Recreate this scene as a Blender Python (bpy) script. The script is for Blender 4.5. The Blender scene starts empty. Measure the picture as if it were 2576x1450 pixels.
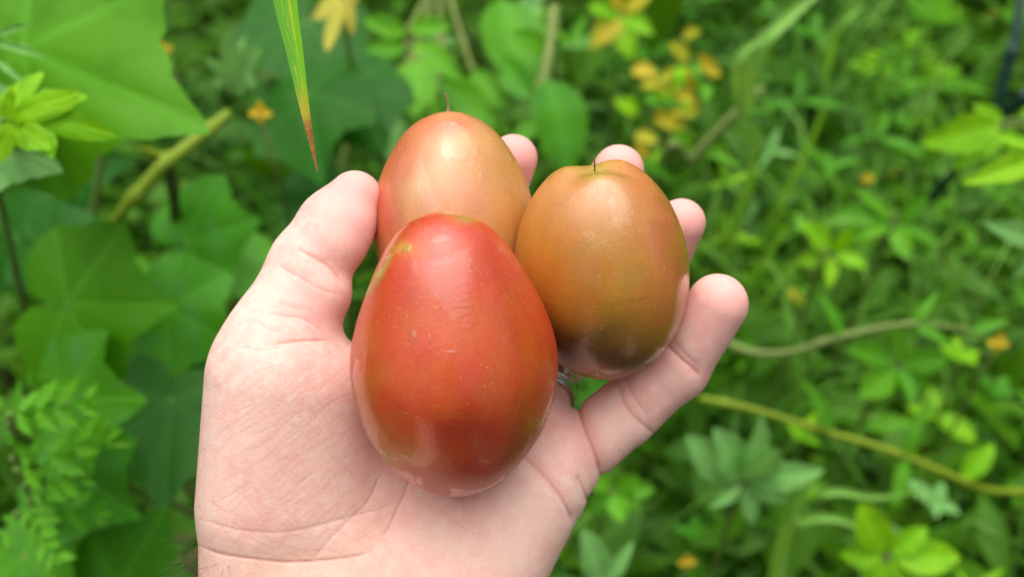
import bpy, math, random
import numpy as np
from mathutils import Vector, Matrix

random.seed(11)
RNG = np.random.default_rng(11)
scene = bpy.context.scene
COL = scene.collection

# ------------------------------------------------------------------ camera
CAM_H, PITCH, DIST = 1.45, math.radians(48), 0.30      # metres, hand is 30 cm from the lens
cam_d = bpy.data.cameras.new('camera')
cam = bpy.data.objects.new('camera', cam_d)
COL.objects.link(cam)
cam.location = (0, 0, CAM_H)
cam.rotation_euler = (math.pi / 2 - PITCH, 0, 0)
cam_d.sensor_width = 36.0
cam_d.lens = 36.0 / (0.2576 / DIST)
cam_d.clip_start, cam_d.clip_end = 0.01, 1000
cam_d.dof.use_dof = True
cam_d.dof.focus_distance = 0.292
cam_d.dof.aperture_fstop = 10.5
cam_d.dof.aperture_blades = 0
scene.camera = cam

# ------------------------------------------------------------------ sky + sun (bright overcast)
SUN_EL, SUN_AZ = math.radians(78), math.radians(-12)   # azimuth measured from the view direction, minus = left
world = bpy.data.worlds.new('World')
scene.world = world
world.use_nodes = True
wn, wl = world.node_tree.nodes, world.node_tree.links
wn.clear()
sky = wn.new('ShaderNodeTexSky')
sky.sky_type = 'NISHITA'
sky.sun_disc = False
sky.sun_elevation = SUN_EL
sky.sun_rotation = SUN_AZ
sky.dust_density = 4.0
sky.air_density = 1.0
bw = wn.new('ShaderNodeRGBToBW')
mx = wn.new('ShaderNodeMix'); mx.data_type = 'RGBA'
mx.inputs[0].default_value = 0.80                       # cloud cover: grey-white instead of blue
bg = wn.new('ShaderNodeBackground'); bg.inputs[1].default_value = 0.085
wo = wn.new('ShaderNodeOutputWorld')
wl.new(sky.outputs[0], bw.inputs[0])
wl.new(sky.outputs[0], mx.inputs[6]); wl.new(bw.outputs[0], mx.inputs[7])
wl.new(mx.outputs[2], bg.inputs[0]); wl.new(bg.outputs[0], wo.inputs[0])
sun_d = bpy.data.lights.new('sun', 'SUN')
sun_d.energy = 1.5
sun_d.angle = math.radians(92)
sun_d.color = (1.0, 0.96, 0.90)
sun = bpy.data.objects.new('sun', sun_d)
COL.objects.link(sun)
sdir = Vector((math.sin(SUN_AZ) * math.cos(SUN_EL), math.cos(SUN_AZ) * math.cos(SUN_EL), math.sin(SUN_EL)))
sun.rotation_euler = (-sdir).to_track_quat('-Z', 'Y').to_euler()
sun.location = sdir * 5
vs = scene.view_settings
vs.view_transform = 'Standard'; vs.look = 'None'; vs.gamma = 1; vs.use_curve_mapping = False
vs.exposure = 1.27
scene.cycles.use_denoising = True
scene.cycles.max_bounces = 8
scene.cycles.transparent_max_bounces = 8
scene.cycles.caustics_reflective = False
scene.cycles.caustics_refractive = False

# ------------------------------------------------------------------ frames
AX = Vector((1, 0, 0))
AU = Vector((0, math.sin(PITCH), math.cos(PITCH)))
AD = Vector((0, math.cos(PITCH), -math.sin(PITCH)))
CAM = Vector((0, 0, CAM_H))
# the hand's own frame: x across the palm, y along it, z out of the palm; centimetres
HAND_M = Matrix(((AX.x, AU.x, -AD.x, 0), (AX.y, AU.y, -AD.y, 0), (AX.z, AU.z, -AD.z, 0), (0, 0, 0, 1)))
HAND_M.translation = CAM + AD * DIST
HAND_M = HAND_M @ Matrix.Scale(0.01, 4)

def H(u, v, z=0.0):
    """hand-frame centimetres from a place measured on the hand (hundredths of a cm) and a height z over it"""
    k = (30.0 - z) / 30.0
    return np.array(((u - 1288) / 100 * k, (725 - v) / 100 * k, z))

def W(u, v, dep):
    """world point at a distance dep (m) along the view, u v measured as on the hand"""
    k = dep / DIST
    return CAM + AX * ((u - 1288) / 10000 * k) + AU * ((725 - v) / 10000 * k) + AD * dep

# ------------------------------------------------------------------ object helpers
def tag(o, label, cat, group=None, kind=None):
    if label: o['label'] = label
    if cat: o['category'] = cat
    if group: o['group'] = group
    if kind: o['kind'] = kind
    return o

def mesh_np(name, verts, faces, mat=None, smooth=True):
    """faces: array (n,3) or (n,4), or list of mixed"""
    me = bpy.data.meshes.new(name)
    if isinstance(faces, np.ndarray):
        n, k = faces.shape
        me.vertices.add(len(verts)); me.loops.add(n * k); me.polygons.add(n)
        me.vertices.foreach_set('co', np.asarray(verts, dtype=np.float32).ravel())
        me.loops.foreach_set('vertex_index', faces.astype(np.int32).ravel())
        me.polygons.foreach_set('loop_start', np.arange(0, n * k, k, dtype=np.int32))
        me.update(calc_edges=True)
    else:
        me.from_pydata([tuple(v) for v in verts], [], [tuple(f) for f in faces])
    if smooth:
        me.polygons.foreach_set('use_smooth', np.ones(len(me.polygons), dtype=bool))
    if mat: me.materials.append(mat)
    me.update()
    return me

def link(name, me, parent=None, matrix=None):
    o = bpy.data.objects.new(name, me)
    COL.objects.link(o)
    if parent is not None: o.parent = parent
    if matrix is not None: o.matrix_basis = matrix
    return o

def attr(me, name, vals):
    a = me.attributes.new(name, 'FLOAT', 'POINT')
    a.data.foreach_set('value', np.asarray(vals, dtype=np.float32))

def empty(name, loc):
    o = bpy.data.objects.new(name, None)
    o.empty_display_size = 0.02
    COL.objects.link(o)
    o.location = loc
    return o

def tube(points, radii, seg=8):
    """vertices and faces of a tapered tube with closed ends"""
    pts = [Vector(p) for p in points]
    n = len(pts)
    vs_, fs = [], []
    up = Vector((0.31, 0.17, 0.93))
    for i, p in enumerate(pts):
        t = (pts[min(i + 1, n - 1)] - pts[max(i - 1, 0)]).normalized()
        a = t.cross(up)
        if a.length < 1e-4: a = t.cross(Vector((1, 0, 0)))
        a.normalize(); b = t.cross(a)
        r = radii[i] if hasattr(radii, '__len__') else radii
        for k in range(seg):
            th = 2 * math.pi * k / seg
            vs_.append(p + a * (r * math.cos(th)) + b * (r * math.sin(th)))
    for i in range(n - 1):
        for k in range(seg):
            k2 = (k + 1) % seg
            fs.append((i * seg + k, i * seg + k2, (i + 1) * seg + k2, (i + 1) * seg + k))
    fs.append(tuple(range(seg))[::-1]); fs.append(tuple((n - 1) * seg + k for k in range(seg)))
    return vs_, fs

def join_geo(parts):
    V, F = [], []
    for v, f in parts:
        o = len(V); V += list(v); F += [tuple(i + o for i in q) for q in f]
    return V, F

def spline(ctrl, n):
    """Catmull-Rom through control points"""
    c = [np.array(p, dtype=float) for p in ctrl]
    c = [2 * c[0] - c[1]] + c + [2 * c[-1] - c[-2]]
    out = []
    m = len(c) - 3
    for i in range(n):
        s = i / (n - 1) * m; j = min(int(s), m - 1); t = s - j
        p0, p1, p2, p3 = c[j:j + 4]
        out.append(0.5 * ((2 * p1) + (p2 - p0) * t + (2 * p0 - 5 * p1 + 4 * p2 - p3) * t * t + (3 * p1 - p0 - 3 * p2 + p3) * t ** 3))
    return out

# ------------------------------------------------------------------ node helpers
class NT:
    def __init__(s, name):
        s.m = bpy.data.materials.new(name); s.m.use_nodes = True
        s.t = s.m.node_tree; s.t.nodes.clear()
        s.out = s.n('ShaderNodeOutputMaterial')
    def n(s, typ, **kw):
        nd = s.t.nodes.new(typ)
        for k, v in kw.items(): setattr(nd, k, v)
        return nd
    def l(s, a, b): s.t.links.new(a, b)
    def put(s, sock, v):
        if isinstance(v, bpy.types.NodeSocket): s.l(v, sock)
        else: sock.default_value = v
    def math(s, op, a, b=0.0, clamp=False):
        nd = s.n('ShaderNodeMath', operation=op, use_clamp=clamp)
        s.put(nd.inputs[0], a); s.put(nd.inputs[1], b); return nd.outputs[0]
    def mix(s, f, a, b, mode='MIX'):
        nd = s.n('ShaderNodeMix', data_type='RGBA', blend_type=mode)
        s.put(nd.inputs[0], f)
        s.put(nd.inputs[6], a if isinstance(a, bpy.types.NodeSocket) else (*a, 1) if len(a) == 3 else a)
        s.put(nd.inputs[7], b if isinstance(b, bpy.types.NodeSocket) else (*b, 1) if len(b) == 3 else b)
        return nd.outputs[2]
    def noise(s, vec, scale, detail=3, rough=0.55, dist=0.0):
        nd = s.n('ShaderNodeTexNoise')
        if vec is not None: s.l(vec, nd.inputs['Vector'])
        nd.inputs['Scale'].default_value = scale; nd.inputs['Detail'].default_value = detail
        nd.inputs['Roughness'].default_value = rough; nd.inputs['Distortion'].default_value = dist
        return nd.outputs['Fac']
    def ramp(s, f, lo, hi, a=0.0, b=1.0, smooth=True):
        nd = s.n('ShaderNodeMapRange', interpolation_type='SMOOTHSTEP' if smooth else 'LINEAR')
        s.put(nd.inputs[0], f)
        for i, v in enumerate((lo, hi, a, b)): nd.inputs[i + 1].default_value = v
        return nd.outputs[0]
    def attr(s, name):
        return s.n('ShaderNodeAttribute', attribute_name=name).outputs['Fac']
    def mapping(s, vec, rot=(0, 0, 0), scale=(1, 1, 1), loc=(0, 0, 0)):
        nd = s.n('ShaderNodeMapping')
        s.l(vec, nd.inputs[0])
        nd.inputs['Location'].default_value = loc
        nd.inputs['Rotation'].default_value = rot; nd.inputs['Scale'].default_value = scale
        return nd.outputs[0]
    def bump(s, h, strength, dist, normal=None):
        nd = s.n('ShaderNodeBump')
        nd.inputs['Strength'].default_value = strength; nd.inputs['Distance'].default_value = dist
        s.l(h, nd.inputs['Height'])
        if normal is not None: s.l(normal, nd.inputs['Normal'])
        return nd.outputs[0]
    def coord(s, which='Object'):
        return s.n('ShaderNodeTexCoord').outputs[which]
    def principled(s, **kw):
        nd = s.n('ShaderNodeBsdfPrincipled')
        for k, v in kw.items():
            k = k.replace('_', ' ')
            s.put(nd.inputs[k], (*v, 1) if isinstance(v, tuple) and len(v) == 3 and 'Radius' not in k else v)
        return nd
    def done(s, shader):
        s.l(shader, s.out.inputs[0]); return s.m

# ------------------------------------------------------------------ ground
def mat_soil():
    t = NT('dark_soil')
    co = t.coord()
    f = t.noise(co, 30, 6, 0.65)
    c = t.mix(t.ramp(f, .35, .65), (0.018, 0.012, 0.008), (0.05, 0.035, 0.022))
    p = t.principled(Base_Color=c, Roughness=0.95, Normal=t.bump(t.noise(co, 60, 5), 0.8, 0.01))
    return t.done(p.outputs[0])
gm = mesh_np('ground', [(-300, -300, 0), (300, -300, 0), (300, 300, 0), (-300, 300, 0)], np.array([[0, 1, 2, 3]]), mat_soil(), False)
tag(link('ground', gm), 'dark soil under the plants', None, kind='structure')

# ------------------------------------------------------------------ the hand: one implicit surface, meshed once
def round_cone(p, a, b, r1, r2):
    a = np.asarray(a, np.float32); b = np.asarray(b, np.float32)
    ba = b - a; l2 = float(ba @ ba); rr = r1 - r2; a2 = l2 - rr * rr; il2 = 1.0 / l2
    pa = p - a
    y = pa @ ba; z = y - l2
    x = pa * l2 - y[:, None] * ba
    x2 = np.einsum('ij,ij->i', x, x)
    y2 = y * y * l2; z2 = z * z * l2
    k = np.sign(rr) * rr * rr * x2
    d = (np.sqrt(x2 * a2 * il2) + y * rr) * il2 - r1
    d = np.where(np.sign(z) * a2 * z2 > k, np.sqrt(x2 + z2) * il2 - r2, d)
    d = np.where(np.sign(y) * a2 * y2 < k, np.sqrt(x2 + y2) * il2 - r1, d)
    return d

def smin(a, b, k):
    h = np.maximum(k - np.abs(a - b), 0) / k
    return np.minimum(a, b) - h * h * k * 0.25

def chain(p, pts, k):
    d = None
    for q0, q1 in zip(pts[:-1], pts[1:]):
        e = round_cone(p, H(*q0[:3]), H(*q1[:3]), q0[3], q1[3])
        d = e if d is None else smin(d, e, k)
    return d

PALM = [  # (u, v, z, radius) pairs, with how softly each melts into the rest
    ((655, 1275, -0.90, 1.66), (698, 960, -0.70, 1.84), .7),      # thumb metacarpal side
    ((800, 1270, -1.20, 1.65), (815, 1010, -1.15, 1.55), .9),     # thumb ball
    ((880, 1350, -1.70, 1.50), (975, 960, -2.35, 1.15), .9),      # index metacarpal
    ((940, 1390, -1.70, 1.50), (1150, 970, -2.70, 1.10), .9),
    ((1020, 1390, -1.65, 1.55), (1320, 1060, -2.60, 1.12), .9),
    ((1110, 1400, -1.50, 1.65), (1395, 1150, -2.05, 1.18), .8),
    ((1165, 1495, -1.10, 1.80), (1322, 1235, -1.40, 1.52), .8),   # little finger side heel
    ((660, 1440, -1.20, 1.62), (700, 1700, -1.0, 1.85), .8),      # wrist and forearm
    ((860, 1440, -1.60, 1.90), (840, 1700, -1.3, 2.10), .9),
    ((1060, 1480, -1.50, 1.90), (980, 1720, -1.2, 2.00), .9),
    ((845, 1690, -1.3, 2.75), (755, 2150, .1, 3.05), 1.2),
]
THUMB = [(690, 905, -.65, 1.42), (702, 850, -.7, 1.28), (780, 665, -1.05, 1.00), (842, 570, -1.2, .92), (893, 497, -1.35, .71)]
THUMB_PADS = [((772, 780, -.75, .92), (800, 740, -.78, .86)), ((848, 610, -.9, .74), (872, 560, -1.0, .68))]
INDEX = [(975, 960, -2.45, 1.08), (1125, 700, -5.1, .93), (1235, 530, -5.3, .83), (1292, 398, -4.4, .69)]
MIDDLE = [(1150, 970, -2.70, 1.08), (1340, 720, -5.1, .95), (1482, 560, -5.1, .84), (1556, 428, -4.2, .73)]
RINGF = [(1322, 1070, -2.60, 1.04), (1372, 935, -3.8, .92), (1490, 805, -5.0, .88), (1650, 680, -4.5, .80), (1714, 560, -3.5, .68)]
PINKY = [(1430, 1145, -2.15, 1.06), (1579, 1032, -2.45, .88), (1702, 925, -2.15, .85), (1805, 765, -1.45, .81)]

# folds: places along the fold, narrow depth, narrow width, soft depth, soft width (cm)
CREASES = [
    ([(748, 624), (786, 646), (826, 670), (868, 718)], .05, .045, .05, .20),
    ([(698, 662), (730, 684), (770, 706), (810, 728), (862, 742)], .028, .035, .02, .14),
    ([(816, 838), (786, 815), (754, 799), (714, 794), (674, 786)], .035, .035, .03, .18),
    ([(828, 856), (766, 857), (726, 861), (690, 866)], .05, .04, .05, .16),
    ([(700, 760), (740, 772), (790, 780)], .018, .03, .01, .10),
    ([(500, 1370), (555, 1391), (640, 1404), (725, 1412), (809, 1408), (894, 1397), (935, 1382)], .05, .045, .05, .22),
    ([(498, 1302), (543, 1315), (598, 1330), (682, 1338), (767, 1328), (830, 1311), (894, 1294), (957, 1277), (1012, 1252)], .028, .035, .03, .20),
    ([(1040, 1180), (1025, 1218), (1012, 1252), (995, 1285), (978, 1323), (962, 1345)], .04, .04, .07, .28),
    ([(960, 1190), (945, 1218), (924, 1260), (886, 1298), (843, 1340), (801, 1387), (784, 1408)], .026, .035, .03, .2),
    ([(1300, 1140), (1338, 1167), (1368, 1197), (1393, 1226), (1414, 1256), (1431, 1290), (1440, 1320)], .075, .05, .10, .22),
    ([(1450, 1195), (1460, 1212), (1471, 1239), (1476, 1262)], .04, .04, .04, .12),
    ([(1453, 1005), (1457, 1030), (1465, 1065), (1482, 1108), (1501, 1158), (1514, 1212)], .09, .05, .16, .20),
    ([(1552, 965), (1562, 985), (1571, 1015), (1596, 1048), (1626, 1074), (1648, 1090)], .035, .04, .05, .18),
    ([(1570, 945), (1579, 962), (1592, 993), (1613, 1023), (1637, 1052)], .025, .035, .02, .12),
    ([(1670, 855), (1683, 871), (1712, 901), (1742, 925), (1762, 948)], .035, .04, .05, .16),
    ([(1690, 850), (1725, 890), (1758, 918)], .014, .03, .01, .12),
    ([(1150, 1215), (1160, 1255), (1175, 1290)], .012, .03, .02, .2),
    ([(1085, 1235), (1120, 1290), (1180, 1335), (1225, 1348)], .012, .03, .02, .2),
    ([(640, 800), (672, 826), (720, 838)], .014, .03, .02, .12),
    ([(600, 870), (660, 880), (710, 872)], .012, .03, .02, .12),
]
# fine scratches across the thumb ball and the wrist
_r = np.random.default_rng(5)
for i in range(80):
    u0, v0 = _r.uniform(520, 820), _r.uniform(960, 1330)
    L = _r.uniform(60, 210)
    th = math.radians(_r.normal(-34, 6) if i % 4 else _r.normal(48, 12))
    bend = _r.uniform(-14, 14)
    CREASES.append(([(u0, v0), (u0 + L * .5 * math.cos(th) + bend * .4, v0 + L * .5 * math.sin(th) + bend),
                     (u0 + L * math.cos(th), v0 + L * math.sin(th))], _r.uniform(.002, .006), .022, 0, .1))
for i in range(46):
    u0, v0 = _r.uniform(520, 900), _r.uniform(1250, 1395)
    L = _r.uniform(50, 130)
    th = math.radians(_r.choice([-42, 22]) + _r.normal(0, 8))
    CREASES.append(([(u0, v0), (u0 + L * .5 * math.cos(th), v0 + L * .5 * math.sin(th) + _r.uniform(-5, 5)),
                     (u0 + L * math.cos(th), v0 + L * math.sin(th))], _r.uniform(.004, .009), .026, 0, .1))

def crease_field(p):
    """(carve depth in cm, narrow mask 0..1) at hand-frame points"""
    k = 30.0 / (30.0 - p[:, 2])
    X, Y = p[:, 0] * k, p[:, 1] * k
    dep = np.zeros(len(p), np.float32); msk = np.zeros(len(p), np.float32)
    for pl, nd, nw, sd, sw in CREASES:
        nd, nw, sd = nd * (.8 if pl[0][0] > 1400 else .6), max(.026, nw * .8), sd * (.8 if pl[0][0] > 1250 else .5)
        q = np.array([((u - 1288) / 100, (725 - v) / 100) for u, v in pl], np.float32)
        q = np.array(spline(q, 3 * len(q)), np.float32)
        R = 3 * max(nw, sw if sd > 0 else 0)
        lo, hi = q.min(0) - R, q.max(0) + R
        idx = np.nonzero((X > lo[0]) & (X < hi[0]) & (Y > lo[1]) & (Y < hi[1]) & (p[:, 2] > -3.2))[0]
        if len(idx) == 0: continue
        x, y = X[idx], Y[idx]
        best = np.full(len(idx), 1e9, np.float32); bt = np.zeros(len(idx), np.float32)
        n = len(q) - 1
        for i in range(n):
            a, b = q[i], q[i + 1]; ab = b - a
            t = np.clip(((x - a[0]) * ab[0] + (y - a[1]) * ab[1]) / (ab @ ab), 0, 1)
            d2 = (x - a[0] - t * ab[0]) ** 2 + (y - a[1] - t * ab[1]) ** 2
            m = d2 < best
            best = np.where(m, d2, best); bt = np.where(m, (i + t) / n, bt)
        fade = np.clip(np.minimum(bt, 1 - bt) * 5 + .25, 0, 1)
        g = np.exp(-best / (nw * nw)) * fade
        dep[idx] += nd * g
        if sd > 0: dep[idx] += sd * np.exp(-best / (sw * sw)) * fade
        msk[idx] = np.maximum(msk[idx], g * min(1.0, .38 + nd / .05))
    return dep, msk

def hand_sdf(p, creases=True):
    d = None
    for a, b, k in PALM:
        e = round_cone(p, H(*a[:3]), H(*b[:3]), a[3], b[3])
        d = e if d is None else smin(d, e, k)
    th = chain(p, THUMB, .35)
    for a, b in THUMB_PADS:
        th = smin(th, round_cone(p, H(*a[:3]), H(*b[:3]), a[3], b[3]), .35)
    d = smin(d, th, .45)
    f = None
    for ch in (INDEX, MIDDLE, RINGF):
        e = chain(p, ch, .25)
        f = e if f is None else smin(f, e, .22)
    d = smin(d, f, .5)
    d = smin(d, chain(p, PINKY, .25), .22)
    if creases:
        near = np.nonzero(np.abs(d) < .5)[0]
        if len(near):
            dep, _ = crease_field(p[near])
            d[near] += dep
    return d

def mesh_sdf(fn, lo, hi, h, B=8):
    """surface nets over only those blocks the surface crosses"""
    lo = np.array(lo, np.float32); hi = np.array(hi, np.float32)
    nb = np.ceil((hi - lo) / (h * B)).astype(int)
    I = np.stack(np.meshgrid(*[np.arange(n) for n in nb], indexing='ij'), -1).reshape(-1, 3)
    c = lo + (I + .5) * (h * B)
    d = fn(c.astype(np.float32), False)
    I = I[np.abs(d) < h * B * .5 * 1.7321 + .25]
    g = np.stack(np.meshgrid(*[np.arange(B + 1)] * 3, indexing='ij'), -1).reshape(-1, 3)
    N = nb * B + 1
    G = (I[:, None, :] * B + g[None]).reshape(-1, 3)
    key = (G[:, 0].astype(np.int64) * N[1] + G[:, 1]) * N[2] + G[:, 2]
    ukey, inv = np.unique(key, return_inverse=True)
    ug = np.stack((ukey // (N[1] * N[2]), (ukey // N[2]) % N[1], ukey % N[2]), -1)
    val = np.empty(len(ukey), np.float32)
    for s in range(0, len(ukey), 400000):
        val[s:s + 400000] = fn((lo + ug[s:s + 400000] * h).astype(np.float32), True)
    V = val[inv].reshape(len(I), B + 1, B + 1, B + 1)
    # cells
    corners = [(i, j, k) for i in (0, 1) for j in (0, 1) for k in (0, 1)]
    C = np.stack([V[:, i:B + i, j:B + j, k:B + k] for i, j, k in corners], -1)      # (nb,B,B,B,8)
    s = C < 0
    cnt = s.sum(-1)
    act = (cnt > 0) & (cnt < 8)
    bi, ci, cj, ck = np.nonzero(act)
    C = C[act]; cell = I[bi] * B + np.stack((ci, cj, ck), -1)
    acc = np.zeros((len(C), 3)); w = np.zeros(len(C))
    for a in range(8):
        for b in range(a + 1, 8):
            diff = np.array(corners[b]) - np.array(corners[a])
            if np.abs(diff).sum() != 1: continue
            m = (C[:, a] < 0) != (C[:, b] < 0)
            t = C[m, a] / (C[m, a] - C[m, b])
            acc[m] += np.array(corners[a]) + t[:, None] * diff
            w[m] += 1
    P = lo + (cell + acc / w[:, None]) * h
    ck_ = (cell[:, 0].astype(np.int64) * N[1] + cell[:, 1]) * N[2] + cell[:, 2]
    order = np.argsort(ck_); sk = ck_[order]
    # quads from sign-changing edges
    vals = val; faces = []
    strides = (int(N[1] * N[2]), int(N[2]), 1)
    for ax in range(3):
        k2 = ukey + strides[ax]
        j = np.searchsorted(ukey, k2); j = np.minimum(j, len(ukey) - 1)
        ok = (ukey[j] == k2) & ((vals < 0) != (vals[j] < 0))
        e = ukey[ok]; neg = vals[ok] < 0
        o1, o2 = strides[(ax + 1) % 3], strides[(ax + 2) % 3]
        q = np.stack((e - o1 - o2, e - o2, e, e - o1), -1)
        pos = np.searchsorted(sk, q); pos = np.minimum(pos, len(sk) - 1)
        good = (sk[pos] == q).all(-1)
        f = order[pos]
        f = np.where(neg[:, None], f, f[:, ::-1])
        faces.append(f[good])
    return P, np.concatenate(faces)

def mat_skin():
    t = NT('palm_skin')
    co = t.coord()
    cr = t.attr('crease'); rosy = t.attr('rosy'); tan = t.attr('tan')
    n1 = t.noise(co, 0.9, 4, .6); n2 = t.noise(co, 3.2, 4, .6); n3 = t.noise(co, 9.0, 3, .6)
    base = t.mix(t.ramp(n1, .35, .68), (0.80, 0.535, 0.45), (0.79, 0.45, 0.385))
    base = t.mix(t.math('MULTIPLY', t.ramp(n2, .42, .66), .65), base, (0.82, 0.61, 0.52))
    base = t.mix(t.math('MULTIPLY', rosy, .85), base, (0.81, 0.34, 0.32))
    base = t.mix(t.math('MULTIPLY', tan, .8), base, (0.74, 0.47, 0.315))
    base = t.mix(t.math('MULTIPLY', t.ramp(n3, .46, .74), .26), base, (0.76, 0.36, 0.31))
    base = t.mix(t.math('MULTIPLY', cr, .60), base, (0.60, 0.27, 0.21))
    # friction ridges + pores + criss-cross lines
    w = t.n('ShaderNodeTexWave', wave_type='BANDS', bands_direction='X')
    t.l(t.mapping(co, (0, 0, math.radians(18))), w.inputs['Vector'])
    w.inputs['Scale'].default_value = 5.2; w.inputs['Distortion'].default_value = 7.0
    w.inputs['Detail'].default_value = 1.5; w.inputs['Detail Scale'].default_value = 0.22
    b1 = t.bump(w.outputs['Fac'], 1.0, 0.000022)
    v = t.n('ShaderNodeTexVoronoi', feature='DISTANCE_TO_EDGE')
    t.l(t.mapping(co, (0, 0, math.radians(-34)), (2.2, 6.5, 3)), v.inputs['Vector'])
    v.inputs['Scale'].default_value = 1.5
    cell = t.ramp(v.outputs['Distance'], 0, .10)
    b2 = t.bump(cell, 1.0, 0.00002, b1)
    b3 = t.bump(t.noise(co, 9, 3, .5), 1.0, 0.000018, b2)
    p = t.principled(Base_Color=base, Roughness=t.ramp(n2, .3, .7, .50, .62), Normal=b3,
                     Subsurface_Weight=0.15, Subsurface_Radius=(1.0, 0.35, 0.2), Subsurface_Scale=0.004,
                     IOR=1.4, Specular_IOR_Level=0.25)
    return t.done(p.outputs[0])

SKIN = mat_skin()
P, F = mesh_sdf(hand_sdf, (-9.5, -18.5, -7.0), (7.0, 4.6, 5.0), 0.04)
# light relaxing of the net, keeps folds
hm = mesh_np('person', P, F, SKIN)
_, cm = crease_field(P.astype(np.float32))
attr(hm, 'crease', cm)
def blob(cs):
    o = np.zeros(len(P))
    for u, v, z, r, s in cs:
        o = np.maximum(o, s * np.exp(-((P - H(u, v, z)) ** 2).sum(1) / (r * r)))
    return o
attr(hm, 'rosy', blob([(900, 500, -1, 1.1, .9), (850, 610, -1, .9, .7), (1300, 390, -4, 1.3, 1), (1560, 430, -4, 1.3, 1), (1720, 560, -3.4, 1.3, 1),
                       (1820, 760, -1.4, 1.2, .8), (1720, 900, -2, 1.0, .55), (1590, 1010, -2, .8, .5), (1420, 1050, -1.6, 1.0, .6), (1470, 1120, -1.6, .8, .6),
                       (780, 780, -.4, 1.0, .55), (980, 1130, -.9, 1.2, .45), (1000, 1290, -.5, .7, .4), (700, 1180, .5, .9, .3)]))
attr(hm, 'tan', blob([(500, 1150, -1.2, 1.0, .7), (500, 1380, -1.2, 1.3, .8), (620, 760, -1.2, .8, .5), (560, 850, -1.4, .9, .5), (760, 1520, -.4, 2.2, .7), (840, 1900, 0, 5, 1.0), (1390, 1400, -1.4, 1.0, .4)]))
person = link('person', hm, None, HAND_M)
tag(person, 'open left hand, palm up, fair skin, cupping three ripening tomatoes', 'person')

# the rest of the person: unseen behind the camera, added to darken reflections, bare forearm running back to the short sleeve
def cones_fn(cs):
    def fn(p, _=True):
        d = None
        for a, b, r1, r2, k in cs:
            e = round_cone(p, np.array(a, np.float32), np.array(b, np.float32), r1, r2 * .999 + 1e-5)
            d = e if d is None else smin(d, e, k)
        return d
    return fn
def hw(u, v, z):
    q = HAND_M @ Vector(H(u, v, z)); return (q.x, q.y, q.z)
ELB = (-.095, -.075, 1.045)
def hand_fingers(c, d, s):
    out = []
    for i, o in enumerate((-.028, -.010, .010, .028)):
        b = (c[0] + o, c[1] + .04, c[2] - .01); m = (c[0] + o * 1.15, c[1] + .085, c[2] - .025); e = (c[0] + o * 1.2, c[1] + .11 - abs(i - 1.4) * .008, c[2] - .05)
        out += [(b, m, .010, .009, .008), (m, e, .009, .0075, .006)]
    out += [((c[0] - .03 * s, c[1], c[2]), (c[0] - .065 * s, c[1] + .045, c[2] - .02), .013, .009, .012)]
    return out
skin_cones = [(hw(765, 2100, .0), ELB, .0302, .043, .02), (ELB, (-.155, -.20, 1.22), .043, .050, .03),
    ((-.155, -.20, 1.22), (-.17, -.31, 1.36), .050, .060, .03), ((-.17, -.31, 1.36), (.17, -.33, 1.36), .060, .060, .04), ((.17, -.33, 1.36), (.27, -.36, 1.06), .055, .042, .03), ((0, -.35, 1.34), (0, -.37, .95), .12, .11, .05),
    ((0, -.33, 1.38), (0, -.29, 1.53), .058, .056, .02), ((0, -.30, 1.645), (0, -.275, 1.62), .098, .094, .03), ((0, -.235, 1.545), (0, -.245, 1.585), .050, .062, .03),
    ((0, -.182, 1.590), (0, -.195, 1.620), .014, .010, .02), ((-.097, -.29, 1.585), (-.099, -.30, 1.61), .012, .016, .012), ((.097, -.29, 1.585), (.099, -.30, 1.61), .012, .016, .012),
    ((0, -.187, 1.548), (0, -.187, 1.549), .017, .018, .02),
    ((.27, -.36, 1.06), (.27, -.27, .86), .042, .030, .02), ((.27, -.27, .86), (.265, -.245, .80), .034, .034, .02)] + hand_fingers((.265, -.25, .80), 0, 1)
BP, BF = mesh_sdf(cones_fn(skin_cones), (-.30, -.62, .60), (.40, .20, 1.78), .008)
inv = np.array(HAND_M.inverted())
BPh = BP @ inv[:3, :3].T + inv[:3, 3]
bm_ = mesh_np('body', BPh, BF, SKIN)
for nm, v in (('crease', 0.0), ('rosy', 0.0), ('tan', .7)): attr(bm_, nm, np.full(len(BPh), v))
bo = link('body', bm_, None, HAND_M)
md = person.modifiers.new('join', 'BOOLEAN'); md.operation = 'UNION'; md.solver = 'EXACT'; md.object = bo
person.data = bpy.data.meshes.new_from_object(person.evaluated_get(bpy.context.evaluated_depsgraph_get()))
person.data.name = 'person'
person.modifiers.clear()
bpy.data.objects.remove(bo); bpy.data.meshes.remove(bm_)
def cloth(name, base, scale):
    t = NT(name); co = t.coord()
    return t.done(t.principled(Base_Color=t.mix(t.noise(co, 40, 3), base, tuple(x * 1.4 for x in base)), Roughness=.9, Normal=t.bump(t.noise(co, scale, 4), .4, .01)).outputs[0])
def garment(name, cones, lo, hi, mat, h=.012):
    V, Fq = mesh_sdf(cones_fn(cones), lo, hi, h)
    return link(name, mesh_np(name, V, Fq, mat), person, HAND_M.inverted())
garment('shirt', [((0, -.38, .86), (0, -.36, 1.24), .15, .155, .1), ((-.06, -.38, .88), (-.09, -.35, 1.24), .12, .12, .1), ((.06, -.38, .88), (.09, -.35, 1.24), .12, .12, .1),
    ((-.16, -.33, 1.36), (.16, -.33, 1.36), .080, .080, .1), ((-.18, -.31, 1.36), (-.150, -.19, 1.21), .078, .066, .06), ((.18, -.33, 1.36), (.27, -.36, 1.10), .078, .060, .06)],
    (-.36, -.60, .66), (.42, -.06, 1.52), cloth('dark_cotton', (.035, .04, .05), 30))
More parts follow.
